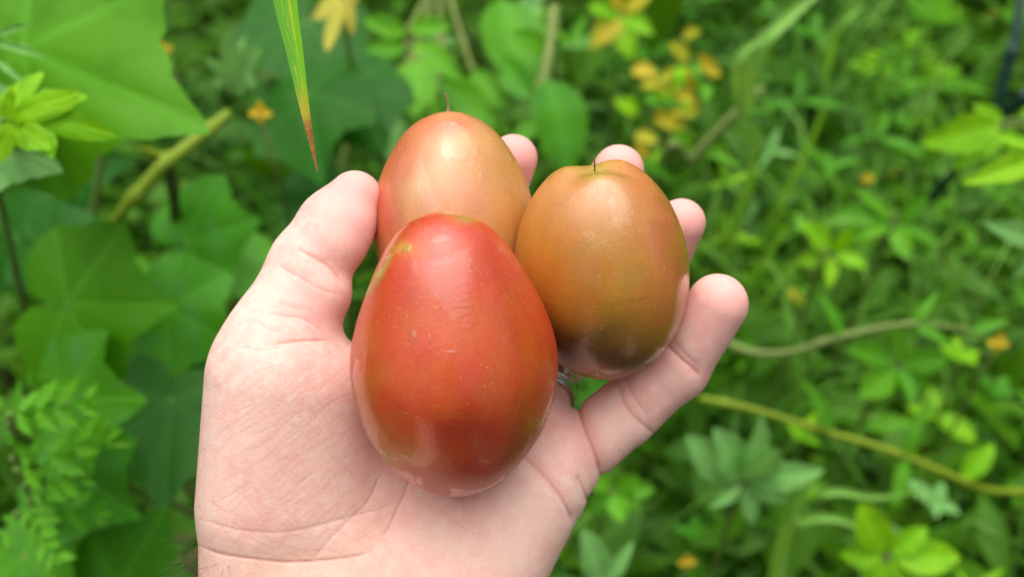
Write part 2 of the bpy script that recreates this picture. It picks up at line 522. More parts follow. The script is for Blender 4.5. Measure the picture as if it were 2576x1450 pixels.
garment('trousers', [((-.09, -.38, .88), (-.11, -.35, .48), .105, .075, .06), ((.09, -.38, .88), (.11, -.35, .48), .105, .075, .06), ((-.11, -.35, .48), (-.12, -.40, .09), .075, .060, .03),
    ((.11, -.35, .48), (.12, -.40, .09), .075, .060, .03), ((-.07, -.40, .90), (.07, -.40, .90), .13, .13, .08)], (-.30, -.62, 0), (.30, -.18, 1.08), cloth('denim', (.03, .045, .08), 40))
for sg in (-1, 1):
    garment('shoe', [((sg * .12, -.40, .055), (sg * .13, -.22, .045), .052, .040, .03)], (sg * .12 - .1, -.50, 0), (sg * .12 + .1, -.12, .2), cloth('shoe_leather', (.03, .02, .015), 60))
garment('hair', [((0, -.325, 1.665), (0, -.30, 1.655), .098, .100, .03), ((0, -.36, 1.58), (0, -.34, 1.63), .07, .09, .03)], (-.16, -.52, 1.44), (.16, -.14, 1.80), cloth('brown_hair', (.05, .03, .018), 90), .008)

# ------------------------------------------------------------------ tomatoes
QS_T = [0, .032, .116, .242, .396, .515, .73, .843, .941, 1]
def tomato_mesh(name, R, L, q, lobes, phase, dimple=0.0, squash=1.0, nu=220, nv=170, seed=0):
    """egg of revolution, blossom end at +Z, with shallow lobes and dents; centimetres"""
    r_ = np.random.default_rng(seed)
    ts = np.linspace(0, 1, 200)
    qs_ = np.interp(ts, QS_T, q)
    ker = np.hanning(41); ker /= ker.sum()
    qs_ = np.convolve(np.pad(qs_, 20, mode='edge'), ker, 'valid')
    T = np.concatenate(([1e-4], np.linspace(0, math.pi, nv + 1)[1:-1], [math.pi - 1e-4]))
    th, ph = np.meshgrid(T, np.linspace(0, 2 * math.pi, nu, endpoint=False), indexing='ij')
    st, ct = np.sin(th), np.cos(th)
    r = R * st * np.interp((1 - ct) / 2, ts, qs_)
    lob = 1 + sum(a * np.cos(n * (ph - p)) for n, a, p in lobes) * st * (1 + .8 * np.maximum(ct, 0))
    for _ in range(14):                                     # gentle unevenness
        a, b, c, d = r_.normal(0, 1, 3).tolist() + [r_.uniform(0, 6)]
        f = np.sin(2.2 * (a * st * np.cos(ph) + b * st * np.sin(ph) + c * ct) + d)
        lob = lob + .0022 * f * st
    r = r * lob
    z = L * ct
    if dimple:
        up = th < math.pi / 2
        cs = np.cos(3 * (ph - phase))
        z = z - up * dimple * np.exp(-(st / .28) ** 2) + up * dimple * .30 * np.exp(-((st - .40) / .20) ** 2) * cs
        r = r * (1 + up * .03 * cs * np.exp(-((st - .62) / .25) ** 2))
    V = np.stack((r * np.cos(ph), r * np.sin(ph) * squash, z), -1).reshape(-1, 3)
    n = len(T); k = np.arange(nu); k2 = (k + 1) % nu
    F4 = np.concatenate([np.stack((i * nu + k, (i + 1) * nu + k, (i + 1) * nu + k2, i * nu + k2), -1) for i in range(n - 1)])
    return V, F4

def frame_from(axis, centre, roll=0.0):
    z = Vector(axis).normalized()
    x = Vector((1, 0, 0)); x = (x - z * x.dot(z)).normalized(); y = z.cross(x)
    M = Matrix(((x.x, y.x, z.x, centre[0]), (x.y, y.y, z.y, centre[1]), (x.z, y.z, z.z, centre[2]), (0, 0, 0, 1)))
    return M @ Matrix.Rotation(roll, 4, 'Z')

def mat_tomato(name, seed, rough=.25):
    """ripeness colour of the skin, some shade and reflection painted in (attribute ripe) broken up by mottling, streaks, fine specks; wet patches"""
    t = NT(name)
    oc = t.coord()
    co = t.mapping(oc, loc=(seed * 3.7, seed * 1.3, seed))
    ripe_and_shade = t.n('ShaderNodeAttribute', attribute_name='ripe_and_shade').outputs['Color']
    scar = t.attr('scar')
    n2 = t.noise(co, 1.3, 4, .55); n3 = t.noise(co, 30, 2, .5); n4 = t.noise(co, 9, 3, .6)
    streak = t.noise(t.mapping(co, scale=(1, 1, .22)), 1.8, 3, .5)
    hs = t.n('ShaderNodeHueSaturation')
    t.l(t.math('ADD', .5, t.math('MULTIPLY', t.math('SUBTRACT', n2, .5), .03)), hs.inputs['Hue'])
    t.l(t.math('ADD', 1.0, t.math('MULTIPLY', t.math('SUBTRACT', streak, .5), .30)), hs.inputs['Value'])
    t.l(ripe_and_shade, hs.inputs['Color'])
    c = hs.outputs[0]
    c = t.mix(t.math('MULTIPLY', t.ramp(n3, .60, .72), .20), c, (0.70, 0.42, 0.2))
    c = t.mix(t.math('MULTIPLY', t.ramp(n4, .35, .75), .10), c, (0.12, 0.03, 0.01))
    v2 = t.n('ShaderNodeTexVoronoi'); t.l(co, v2.inputs['Vector']); v2.inputs['Scale'].default_value = 5.0
    pale = t.math('MULTIPLY', t.ramp(v2.outputs['Distance'], .07, .13, 1, 0), t.ramp(t.noise(co, 1.0, 2), .42, .60))
    c = t.mix(t.math('MULTIPLY', pale, .55), c, (0.72, 0.42, 0.14))
    v = t.n('ShaderNodeTexVoronoi'); t.l(co, v.inputs['Vector']); v.inputs['Scale'].default_value = 7.0
    dot = t.math('MULTIPLY', t.ramp(v.outputs['Distance'], .05, .12, 1, 0), t.ramp(n2, .48, .60))
    c = t.mix(t.math('MULTIPLY', dot, .35), c, (0.10, 0.03, 0.012))
    sc = t.math('MULTIPLY', scar, t.ramp(t.noise(t.mapping(co, scale=(1, 1, .35)), 6, 3, .6), .30, .50))
    c = t.mix(sc, c, (.40, .26, .03))
    wet = t.ramp(t.noise(t.mapping(co, scale=(1, 1, .7)), .8, 4, .55, .5), .46, .54)
    bn = t.bump(n4, 1.0, .00006)
    bn = t.bump(n3, 1.0, .00003, bn)
    bn = t.bump(wet, 1.0, .000022, bn)
    bn = t.bump(sc, 1.0, .0002, bn)
    p = t.principled(Base_Color=c, Roughness=t.ramp(wet, 0, 1, rough + .12, rough), Normal=bn,
                     Subsurface_Weight=.12, Subsurface_Radius=(1.0, .4, .15), Subsurface_Scale=.003,
                     IOR=1.45, Specular_IOR_Level=.85, Coat_Weight=t.ramp(wet, 0, 1, .05, .6), Coat_Roughness=.10)
    t.l(bn, p.inputs['Coat Normal'])
    return t.done(p.outputs[0])

M_RED, M_ORANGE, M_OCHRE = mat_tomato('red_tomato_skin', 1), mat_tomato('orange_tomato_skin', 2), mat_tomato('ochre_tomato_skin', 3)

def build_tomato(centre, axis, R, L, q, lobes, phase, mat, label, base, patches, scars=(), **kw):
    V, Fc = tomato_mesh('tomato', R, L, q, lobes, phase, **kw)
    me = mesh_np('tomato', V, Fc, mat)
    M = frame_from(axis, centre)
    A = np.array(M)
    Q = V @ A[:3, :3].T + A[:3, 3]                          # hand frame, to say where on the fruit a patch is
    k = 30 / (30 - Q[:, 2]); U, Vv = 1288 + Q[:, 0] * k * 100, 725 - Q[:, 1] * k * 100
    fr = 1 / (1 + np.exp(-(Q[:, 2] - centre[2] + .4) * 3))
    colr = np.tile(np.array(base, float), (len(V), 1))
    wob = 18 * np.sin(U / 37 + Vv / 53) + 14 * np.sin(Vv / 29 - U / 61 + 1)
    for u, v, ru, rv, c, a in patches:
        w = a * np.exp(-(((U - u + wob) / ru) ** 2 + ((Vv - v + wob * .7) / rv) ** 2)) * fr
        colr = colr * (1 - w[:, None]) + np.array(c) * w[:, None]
    at = me.attributes.new('ripe_and_shade', 'FLOAT_COLOR', 'POINT')
    at.data.foreach_set('color', np.concatenate((colr, np.ones((len(V), 1))), 1).astype(np.float32).ravel())
    sc = np.zeros(len(V))
    for u0, v0, u1, v1, w in scars:
        d = np.array((u1 - u0, v1 - v0), float); t = np.clip(((U - u0) * d[0] + (Vv - v0) * d[1]) / (d @ d), 0, 1)
        dd = np.hypot(U - u0 - t * d[0], Vv - v0 - t * d[1])
        sc = np.maximum(sc, np.clip(1.4 - dd / (w * (.35 + np.sin(np.pi * np.clip(t, .02, .98)))), 0, 1) * (fr > .35))
    attr(me, 'scar', sc)
    o = link('tomato', me, None, HAND_M @ M)
    tag(o, label, 'tomato', 'tomatoes held in the hand')
    return o

RED, DRED, ORG, OLV, PINKY_RED = (.54, .062, .013), (.30, .026, .008), (.58, .085, .011), (.24, .115, .016), (.58, .12, .06)
FRONT_C, FRONT_AX = H(1136, 897, 1.45), (-.05, .94, .34)
BACK_C, BACK_AX = H(1139, 560, -2.05), (-.04, .995, .06)
RIGHT_C, RIGHT_AX = H(1516, 681, -.65), (-.10, .93, .37)
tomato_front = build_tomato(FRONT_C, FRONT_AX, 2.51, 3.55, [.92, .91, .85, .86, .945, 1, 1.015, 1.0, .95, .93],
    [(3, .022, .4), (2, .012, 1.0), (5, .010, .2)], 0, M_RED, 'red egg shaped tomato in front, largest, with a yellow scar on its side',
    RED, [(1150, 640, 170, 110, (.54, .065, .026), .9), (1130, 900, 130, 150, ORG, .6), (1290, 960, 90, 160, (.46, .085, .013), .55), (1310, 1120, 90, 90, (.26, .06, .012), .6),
          (1170, 1090, 110, 70, DRED, .85), (925, 960, 50, 110, (.48, .15, .02), .5), (975, 1130, 60, 50, (.46, .20, .03), .7), (1150, 1210, 150, 50, (.42, .09, .03), .7),  # dark red patch and paler rim below: body and sky reflections painted in
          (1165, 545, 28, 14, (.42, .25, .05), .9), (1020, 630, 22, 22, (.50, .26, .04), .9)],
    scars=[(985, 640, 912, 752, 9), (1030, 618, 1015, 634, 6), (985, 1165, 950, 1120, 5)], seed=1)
tomato_back = build_tomato(BACK_C, BACK_AX, 2.14, 2.96, [1.0, .99, .95, .96, .99, 1, 1.0, .99, .95, .93],
    [(3, .014, .2), (2, .015, .4), (5, .006, 1)], 0, M_ORANGE, 'pale orange tomato at the back with a dry thread on top, touching the thumb',
    (.60, .27, .10), [(955, 470, 72, 190, (.54, .09, .035), 1.0), (1010, 340, 70, 60, (.52, .10, .035), .9), (1120, 310, 90, 40, (.54, .13, .05), .8), (1040, 470, 60, 70, (.56, .33, .15), .7),
          (1160, 370, 50, 40, (.52, .32, .10), .8), (1265, 420, 70, 120, (.50, .25, .05), .8), (1150, 480, 60, 90, (.56, .22, .10), .6), (1300, 560, 60, 80, (.50, .23, .045), .8)], seed=2)
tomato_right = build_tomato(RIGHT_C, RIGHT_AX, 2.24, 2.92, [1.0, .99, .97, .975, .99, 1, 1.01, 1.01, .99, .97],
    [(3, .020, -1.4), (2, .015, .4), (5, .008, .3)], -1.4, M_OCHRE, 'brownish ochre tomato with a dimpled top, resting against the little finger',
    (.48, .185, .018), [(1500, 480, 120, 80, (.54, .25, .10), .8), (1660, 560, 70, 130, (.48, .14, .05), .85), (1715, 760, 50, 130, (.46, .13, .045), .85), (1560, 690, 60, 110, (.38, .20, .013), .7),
          (1450, 640, 70, 60, (.36, .17, .014), .6), (1390, 720, 80, 90, (.40, .14, .012), .7), (1530, 840, 130, 60, (.17, .11, .010), .85), (1430, 880, 90, 70, (.075, .030, .010), .95),  # the two darkest, low down: green-brown skin plus painted shade
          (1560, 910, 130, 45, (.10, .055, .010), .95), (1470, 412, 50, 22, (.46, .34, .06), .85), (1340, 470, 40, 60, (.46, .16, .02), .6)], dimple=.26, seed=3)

# dry flower threads left on the blossom ends, and the pale tip of the red one
def mat_plain(name, c, r=.8):
    t = NT(name); return t.done(t.principled(Base_Color=t.mix(t.noise(t.coord(), 6, 3), c, tuple(x * .5 for x in c)), Roughness=r).outputs[0])
M_DRY, M_BLK = mat_plain('dry_thread', (.30, .17, .10)), mat_plain('black_thread', (.03, .02, .015))
def thread(tom, pts, rr, mat):
    V, Fq = tube(spline(pts, len(rr)), rr, 8)
    link('dry_style', mesh_np('dry_style', V, Fq, mat), tom)
thread(tomato_back, [(0, 0, 2.90), (.0, 0, 3.04), (.015, 0, 3.18), (-.03, 0, 3.34), (-.055, 0, 3.46)], [.16, .10, .05, .035, .026, .024, .024, .026, .022, .03, .036, .02], M_DRY)
thread(tomato_right, [(0, 0, 2.62), (.0, 0, 2.74), (.01, .0, 2.86), (.01, .0, 2.96)], [.018, .018, .016, .02, .018, .014, .010], M_BLK)
thread(tomato_front, [(.03, -.02, 3.45), (.035, -.02, 3.54), (.04, -.02, 3.565)], [.07, .06, .045, .02], M_DRY)

# water drops lying on the fruit
def mat_water():
    t = NT('water')
    tr = t.n('ShaderNodeBsdfTransparent'); tr.inputs[0].default_value = (.98, .98, .98, 1)
    gl = t.n('ShaderNodeBsdfGlossy'); gl.inputs['Roughness'].default_value = .05
    ms = t.n('ShaderNodeMixShader'); ms.inputs[0].default_value = .05; t.l(tr.outputs[0], ms.inputs[1]); t.l(gl.outputs[0], ms.inputs[2])
    return t.done(ms.outputs[0])
M_WATER = mat_water()
deps_ = bpy.context.evaluated_depsgraph_get()
def water_drop(tom, u, v, a, b, h, label, group=None):
    bpy.context.view_layer.update()
    Mi = tom.matrix_world.inverted()
    o_ = Mi @ CAM; d_ = (Mi @ W(u, v, .30)) - o_
    hit, loc, nor, _ = tom.ray_cast(o_, d_.normalized())
    if not hit: return
    nor.normalize()
    V, Fq = [], []
    nr, ns = 7, 20
    for i in range(nr):
        f = (i + 1) / nr
        for k in range(ns):
            th = 2 * math.pi * k / ns
            V.append((a * f * math.cos(th) * (1 + .08 * math.sin(2 * th + u)), b * f * math.sin(th), h * (1 - f ** 2.2) ** .6 - .012))
    V.append((0, 0, h - .012)); V.append((0, 0, -.02))
    for k in range(ns):
        k2 = (k + 1) % ns
        Fq.append((nr * ns, k, k2)); Fq.append((nr * ns + 1, (nr - 1) * ns + k2, (nr - 1) * ns + k))
        for i in range(nr - 1): Fq.append((i * ns + k, (i + 1) * ns + k, (i + 1) * ns + k2, i * ns + k2))
    me = mesh_np('water_drop', V, Fq, M_WATER)
    nw_ = (tom.matrix_world.to_3x3() @ nor).normalized()
    x = AX - nw_ * AX.dot(nw_); x.normalize(); y = nw_.cross(x)
    lw = tom.matrix_world @ loc
    M = Matrix(((x.x, y.x, nw_.x, lw.x), (x.y, y.y, nw_.y, lw.y), (x.z, y.z, nw_.z, lw.z), (0, 0, 0, 1))) @ Matrix.Scale(.01, 4)
    tag(link('water_drop', me, None, M), label, 'water drop', group)
water_drop(tomato_back, 1143, 309, .19, .16, .07, 'round water drop under the dry thread of the orange tomato')
water_drop(tomato_back, 1000, 375, .10, .16, .05, 'water drop on the red left shoulder of the orange tomato')
water_drop(tomato_back, 1287, 400, .10, .17, .05, 'long water drop on the right shoulder of the orange tomato')
water_drop(tomato_front, 1038, 850, .12, .20, .035, 'long water drop in the middle of the red tomato, leftmost of three')
water_drop(tomato_front, 1080, 855, .06, .16, .03, 'thin upright water drop in the middle of the red tomato')
water_drop(tomato_front, 1133, 886, .14, .06, .03, 'small slanting water drop right of the other two on the red tomato')
water_drop(tomato_front, 1278, 602, .12, .16, .06, 'water drop on the upper right edge of the red tomato, near the ochre tomato')
water_drop(tomato_front, 1018, 1040, .10, .05, .03, 'tiny water drop low on the left half of the red tomato')

# ------------------------------------------------------------------ ring on the ring finger
def mat_metal():
    t = NT('brushed_silver'); co = t.coord()
    return t.done(t.principled(Base_Color=(.62, .61, .60), Metallic=1.0, Roughness=t.ramp(t.noise(co, 9, 3), .3, .7, .14, .28)).outputs[0])
A0, A1 = H(1322, 1070, -2.6), H(1372, 935, -3.8)
ax_ = Vector(A1 - A0).normalized(); cen = A0 + (A1 - A0) * .72; rf = 1.04 + (.92 - 1.04) * .72 + .02
prof = [(-.30, .02), (-.29, .10), (-.16, .12), (-.13, .085), (.13, .085), (.16, .12), (.29, .10), (.30, .02), (.28, -.02), (-.28, -.02)]
V, Fq = [], []
for k in range(64):
    th = 2 * math.pi * k / 64
    for w_, r_ in prof: V.append(((rf + r_) * math.cos(th), (rf + r_) * math.sin(th), w_))
for k in range(64):
    for i in range(10):
        V_a, V_b = k * 10 + i, k * 10 + (i + 1) % 10
        Fq.append((V_a, ((k + 1) % 64) * 10 + i, ((k + 1) % 64) * 10 + (i + 1) % 10, V_b))
rg = link('finger_ring', mesh_np('finger_ring', V, Fq, mat_metal()), None, HAND_M @ frame_from(ax_, cen))
tag(rg, 'silver ring on the ring finger, half hidden between the tomatoes', 'ring')

# ------------------------------------------------------------------ hair at the wrist and along the hand's edge
def arm_hair():
    r = np.random.default_rng(8)
    n_ = len(person.data.vertices)
    P = np.empty(n_ * 3, np.float32); person.data.vertices.foreach_get('co', P); P = P.reshape(-1, 3)
    nrm = np.empty(n_ * 3, np.float32); person.data.vertices.foreach_get('normal', nrm); nrm = nrm.reshape(-1, 3)
    k = 30 / (30 - P[:, 2]); U, Vv = 1288 + P[:, 0] * k * 100, 725 - P[:, 1] * k * 100
    parts = []
    def grow(mask, n, l0, l1, flow, curl, rad):
        idx = np.nonzero(mask)[0]
        for i in r.choice(idx, n):
            L = r.uniform(l0, l1); p = P[i]; nn = nrm[i]
            d = nn * r.uniform(.35, .8) + np.array(flow) + r.normal(0, .28, 3); d /= np.linalg.norm(d)
            c = r.normal(0, curl, 3)
            pts = [p - d * .02, p + d * L * .35 + c * .15 * L, p + d * L * .7 + c * .5 * L + np.array(flow) * .06, p + d * L + c * L + np.array(flow) * .2 * L]
            parts.append(tube(spline(pts, 7), np.linspace(rad, rad * .4, 7), 4))
    left = (nrm[:, 0] < -.55) & (nrm[:, 2] < .35)
    left &= U < 640
    grow(left & (Vv > 1330) & (Vv < 1600), 150, .5, 1.1, (-.35, -.75, .1), .25, .0050)
    grow(left & (Vv > 1380) & (Vv < 1620), 110, .6, 1.2, (-.5, -.7, .1), .25, .0050)
    grow((nrm[:, 0] < -.75) & (U < 640) & (Vv > 1020) & (Vv < 1330), 26, .12, .36, (-.4, -.2, 0), .35, .0035)
    grow((nrm[:, 0] < -.2) & (nrm[:, 2] > .1) & (Vv > 1400) & (Vv < 1520) & (U < 600), 16, .4, .9, (-.1, -.4, .2), .6, .0045)
    grow((nrm[:, 0] > .5) & (nrm[:, 1] < -.3) & (Vv > 1090) & (Vv < 1200) & (U > 1500) & (U < 1640), 16, .15, .4, (.3, -.3, -.1), .4, .0035)
    V, Fq = join_geo(parts)
    t = NT('arm_hair')
    m = t.done(t.principled(Base_Color=(.10, .065, .04), Roughness=.45).outputs[0])
    o = link('arm_hair', mesh_np('arm_hair', V, Fq, m), person)
    o['kind'] = 'stuff'
arm_hair()

# ------------------------------------------------------------------ leaves
def mat_leaf(name, a, b, c, rough=.42, transl=.30, spots=None):
    """a..b by object, c patches; veins a little paler"""
    t = NT(name)
    co = t.coord()
    oi = t.n('ShaderNodeObjectInfo')
    vein = t.attr('vein')
    off = t.n('ShaderNodeVectorMath', operation='ADD')
    cmb = t.n('ShaderNodeCombineXYZ')
    for i in range(3): t.l(t.math('MULTIPLY', oi.outputs['Random'], 37.0 + 11 * i), cmb.inputs[i])
    t.l(co, off.inputs[0]); t.l(cmb.outputs[0], off.inputs[1])
    n = t.noise(off.outputs[0], 3.0, 4, .6); n2 = t.noise(off.outputs[0], 11, 3, .6)
    col = t.mix(oi.outputs['Random'], a, b)
    col = t.mix(t.ramp(n, .45, .72), col, c)
    col = t.mix(t.math('MULTIPLY', t.ramp(n2, .5, .8), .35), col, a)
    if spots: col = t.mix(t.math('MULTIPLY', t.ramp(n2, .60, .70), .8), col, spots)
    col = t.mix(t.math('MULTIPLY', vein, .4), col, tuple(min(1, x * 1.7 + .02) for x in a))
    h = t.math('ADD', t.math('MULTIPLY', vein, -.6), n2)
    nb = t.bump(h, .6, .0012)
    p = t.principled(Base_Color=col, Roughness=t.ramp(n, .3, .7, rough - .08, rough + .10), Normal=nb, Specular_IOR_Level=.16)
    tr = t.n('ShaderNodeBsdfTranslucent')
    hs = t.n('ShaderNodeHueSaturation'); hs.inputs['Hue'].default_value = .48; hs.inputs['Saturation'].default_value = 1.1; hs.inputs['Value'].default_value = 1.5
    t.l(col, hs.inputs['Color']); t.l(hs.outputs[0], tr.inputs[0])
    ms = t.n('ShaderNodeMixShader'); ms.inputs[0].default_value = transl
    t.l(p.outputs[0], ms.inputs[1]); t.l(tr.outputs[0], ms.inputs[2])
    return t.done(ms.outputs[0])

ML_CUC = mat_leaf('cucumber_leaf', (.06, .26, .012), (.09, .30, .014), (.075, .28, .04))
ML_CUCB = mat_leaf('bright_cucumber_leaf', (.075, .27, .005), (.09, .29, .006), (.06, .23, .006))
ML_CUCD = mat_leaf('dark_cucumber_leaf', (.020, .12, .008), (.03, .14, .009), (.025, .13, .014))
ML_MID = mat_leaf('weed_leaf', (.075, .28, .010), (.14, .40, .012), (.09, .29, .03), spots=None)
ML_LIME = mat_leaf('young_weed_leaf', (.17, .45, .006), (.27, .54, .010), (.14, .39, .010))
ML_PALE = mat_leaf('grey_green_leaf', (.17, .40, .10), (.22, .45, .13), (.13, .33, .08), rough=.5)
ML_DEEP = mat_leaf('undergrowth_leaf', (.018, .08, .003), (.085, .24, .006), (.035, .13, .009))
ML_YEL = mat_leaf('yellowing_leaf', (.54, .44, .03), (.36, .42, .02), (.50, .34, .03))
ML_YELD = mat_leaf('withered_leaf', (.50, .44, .05), (.44, .42, .05), (.36, .26, .06))
ML_GRASS = mat_leaf('grass_blade', (.15, .37, .04), (.24, .46, .10), (.11, .31, .02), rough=.38)
ML_STEM = mat_leaf('plant_stem', (.16, .24, .05), (.13, .22, .05), (.20, .24, .07), transl=.05)
ML_STEMY = mat_leaf('yellow_green_stem', (.20, .30, .025), (.22, .30, .02), (.15, .24, .03), transl=.05)
ML_STEMD = mat_leaf('dark_stem', (.08, .12, .03), (.10, .14, .035), (.07, .09, .03), transl=.05)  # darker green than the other stems
ML_FLOWER = mat_leaf('yellow_petal', (.76, .50, .03), (.78, .55, .04), (.72, .42, .03), transl=.35)

def cucumber_leaf(seed, lobed=1.0):
    r = np.random.default_rng(seed)
    A = np.array([0, 6, 16, 30, 55, 62, 88, 115, 150, 170, 180.])
    R_ = np.array([1.0, .87, .75, .68, .765, .72, .60, .67, .56, .40, .12])
    R_ = .66 + (R_ - .66) * lobed if lobed != 1 else R_
    if lobed > 1: R_ = np.array([1.0, .90, .70, .42, .80, .70, .38, .60, .30, .22, .10])
    NA, NR = 96, 9
    V = [(0, 0, 0)]; vein = [1.0]
    ph = np.linspace(-180, 180, NA, endpoint=False)
    jig = r.normal(0, .03, 5)
    for i in range(1, NR + 1):
        s = i / NR
        for k, a in enumerate(ph):
            side = 0 if a < 0 else 1
            rr = np.interp(abs(a), A, R_) * (1 + jig[side] * math.sin(math.radians(a)))
            if i == NR: rr *= 1 + .03 * ((k % 4) / 3 - .5)
            dv = min(abs(abs(a) - c) * (1 if c else 1) for c in (0, 55, 115))
            lat = math.sin(math.radians(dv)) * s * rr
            vn = math.exp(-(lat / (.018 + .01 * (1 - s))) ** 2)
            x = s * rr * math.sin(math.radians(a)); y = s * rr * math.cos(math.radians(a))
            z = -.16 * (x * x + .7 * y * y) + .05 * math.sin(min(dv, 28) / 28 * math.pi / 2) * s * rr + .025 * math.sin(3 * x * 2 + seed) * s + .02 * math.cos(7 * y + seed * 2) * s
            z += .03 * math.sin(math.radians(a) * 5 + seed) * s ** 3
            V.append((x, y, z)); vein.append(vn)
    Fc = []
    for k in range(NA): Fc.append((0, 1 + k, 1 + (k + 1) % NA))
    for i in range(NR - 1):
        o = 1 + i * NA
        for k in range(NA):
            k2 = (k + 1) % NA
            Fc.append((o + k, o + NA + k, o + NA + k2, o + k2))
    me = mesh_np('leaf', V, Fc); attr(me, 'vein', vein)
    return me

def blade_leaf(name, width, curve=.25, fold=.25, nl=10, nw=4, belly=.42, tip=1.0, serr=0.0, twist=0.0):
    """ovate or lance shaped leaf, length 1 along +Y"""
    V, vein = [], []
    for i in range(nl + 1):
        s = i / nl
        w = width * .5 * (s ** .75 * (1 - s) ** tip) / (belly ** .75 * (1 - belly) ** tip) if 0 < s < 1 else .004
        if serr and 0 < i < nl: w *= 1 + serr * (1 if i % 2 else -1)
        for j in range(-nw // 2, nw // 2 + 1):
            f = j / (nw / 2)
            x = w * f; y = s
            z = -curve * s * s + fold * abs(x) + .015 * math.sin(s * 19) * abs(f)
            a = twist * s
            V.append((x * math.cos(a), y, z + x * math.sin(a))); vein.append(1.0 if j == 0 else 0.0)
    n = nw + 1; Fc = []
    for i in range(nl):
        for j in range(nw):
            Fc.append((i * n + j, i * n + j + 1, (i + 1) * n + j + 1, (i + 1) * n + j))
    me = mesh_np(name, V, Fc); attr(me, 'vein', vein)
    return me

def compound_leaf(seed, pairs=6, lobed=True):
    """feathery leaf: leaflets on a thin midrib, length 1 along +Y"""
    r = np.random.default_rng(seed)
    V, Fc, vein = [], [], []
    def leaflet(p, d, L, w):
        d = np.array(d) / np.linalg.norm(d); sd = np.array((d[1], -d[0], 0))
        o = len(V)
        prof = [(0, .05), (.2, .7), (.3, .5), (.45, 1), (.56, .6), (.7, .7), (.8, .35), (1, .02)] if lobed else [(0, .05), (.2, .7), (.45, 1), (.7, .7), (1, .02)]
        for s, k in prof:
            for f in (-1, 0, 1):
                q = np.array(p) + d * (L * s) + sd * (w * k * f)
                V.append((q[0], q[1], q[2] + .04 * abs(f) * k - .12 * s * L)); vein.append(1.0 if f == 0 else 0)
        for i in range(len(prof) - 1):
            for j in range(2): Fc.append((o + i * 3 + j, o + i * 3 + j + 1, o + i * 3 + j + 4, o + i * 3 + j + 3))
    for i in range(pairs):
        s = .16 + .70 * i / (pairs - 1)
        L = .46 * math.sin(math.pi * (.25 + .6 * s)) * r.uniform(.75, 1.2); z = -.2 * s * s; s += r.normal(0, .02)
        for sg in (-1, 1):
            leaflet((0, s, z), (sg, .55 + .6 * s + r.normal(0, .18), r.normal(0, .25)), L * r.uniform(.75, 1.15), L * r.uniform(.26, .36))
    leaflet((0, .84, -.15), (0, 1, 0), .26, .09)
    o = len(V)
    for s in (0, .5, 1):
        for f in (-1, 1): V.append((.008 * f * (1.4 - s), s * .9, -.2 * s * s * .81 - .005)); vein.append(1)
    for i in range(2): Fc.append((o + 2 * i, o + 2 * i + 1, o + 2 * i + 3, o + 2 * i + 2))
    me = mesh_np('leaf', V, Fc); attr(me, 'vein', vein)
    return me

CUC = [cucumber_leaf(s) for s in (1, 2, 3, 4)]
LOBED = [cucumber_leaf(21, 1.9), cucumber_leaf(22, 1.75)]
LANCE = [blade_leaf('leaf', .30, .25, .3), blade_leaf('leaf', .26, .45, .2, twist=.5), blade_leaf('leaf', .34, .1, .35, serr=.10)]
OVATE = [blade_leaf('leaf', .50, .22, .25, tip=.8), blade_leaf('leaf', .58, .40, .2, belly=.38), blade_leaf('leaf', .46, .15, .3, serr=.07)]
FERN = [compound_leaf(1, 4), compound_leaf(2, 5), compound_leaf(3, 4), compound_leaf(7, 3)]

_mesh_cache = {}
def with_mat(me, mat):
    k = (me.name, mat.name)
    if k not in _mesh_cache:
        m2 = me.copy(); m2.name = me.name.split('.')[0]; m2.materials.clear(); m2.materials.append(mat)
        _mesh_cache[k] = m2
    return _mesh_cache[k]

def leaf_matrix(base, tip, hint, wscale=1.0):
    y = tip - base; L = y.length; y = y / L
    z = (hint - y * hint.dot(y))
    if z.length < 1e-4: z = Vector((0, 0, 1)) - y * y.z
    z.normalize(); x = y.cross(z)
    return Matrix(((x.x * L * wscale, y.x * L, z.x * L, base.x), (x.y * L * wscale, y.y * L, z.y * L, base.y),
                   (x.z * L * wscale, y.z * L, z.z * L, base.z), (0, 0, 0, 1)))

def add_leaf(plant, me, mat, base, tip, hint=None, wscale=1.0, name='leaf', label=None):
    if hint is None: hint = Vector((random.uniform(-.3, .3), -.35 + random.uniform(-.3, .3), 1))
    o = link(name, with_mat(me, mat), plant, Matrix.Translation(-plant.location) @ leaf_matrix(base, tip, hint, wscale))
    if label: o['label'] = label
    return o

def add_stem(plant, paths, mat, name='stem', label=None, seg=7):
    """paths: list of (points, radius0, radius1)"""
    parts = []
    for pts, r0, r1 in paths:
        c = spline([Vector(p) for p in pts], max(5, 4 * len(pts)))
        if max(r0, r1) > .0025:
            c = spline([Vector(p) for p in pts], 16 * len(pts))
            q = np.concatenate(([0], np.cumsum([np.linalg.norm(b - a) for a, b in zip(c[:-1], c[1:])])))
            rr = np.linspace(r0, r1, len(c)) * (1 + .10 * np.sin(q * 61 + r0 * 9e3) + .38 * np.exp(-(((q + .013) % .062 - .031) / .0045) ** 2))
        else: rr = np.linspace(r0, r1, len(c))
        parts.append(tube(c, rr, seg))
    V, Fc = join_geo(parts)
    me = mesh_np(name, V, Fc, mat)
    o = link(name, me, plant, Matrix.Translation(-plant.location))
    if label: o['label'] = label
    return o

def plant(name, x, y, label, cat, group=None):
    return tag(empty(name, (x, y, 0)), label, cat, group)

TOCAM = Vector((0, -.55, .83))

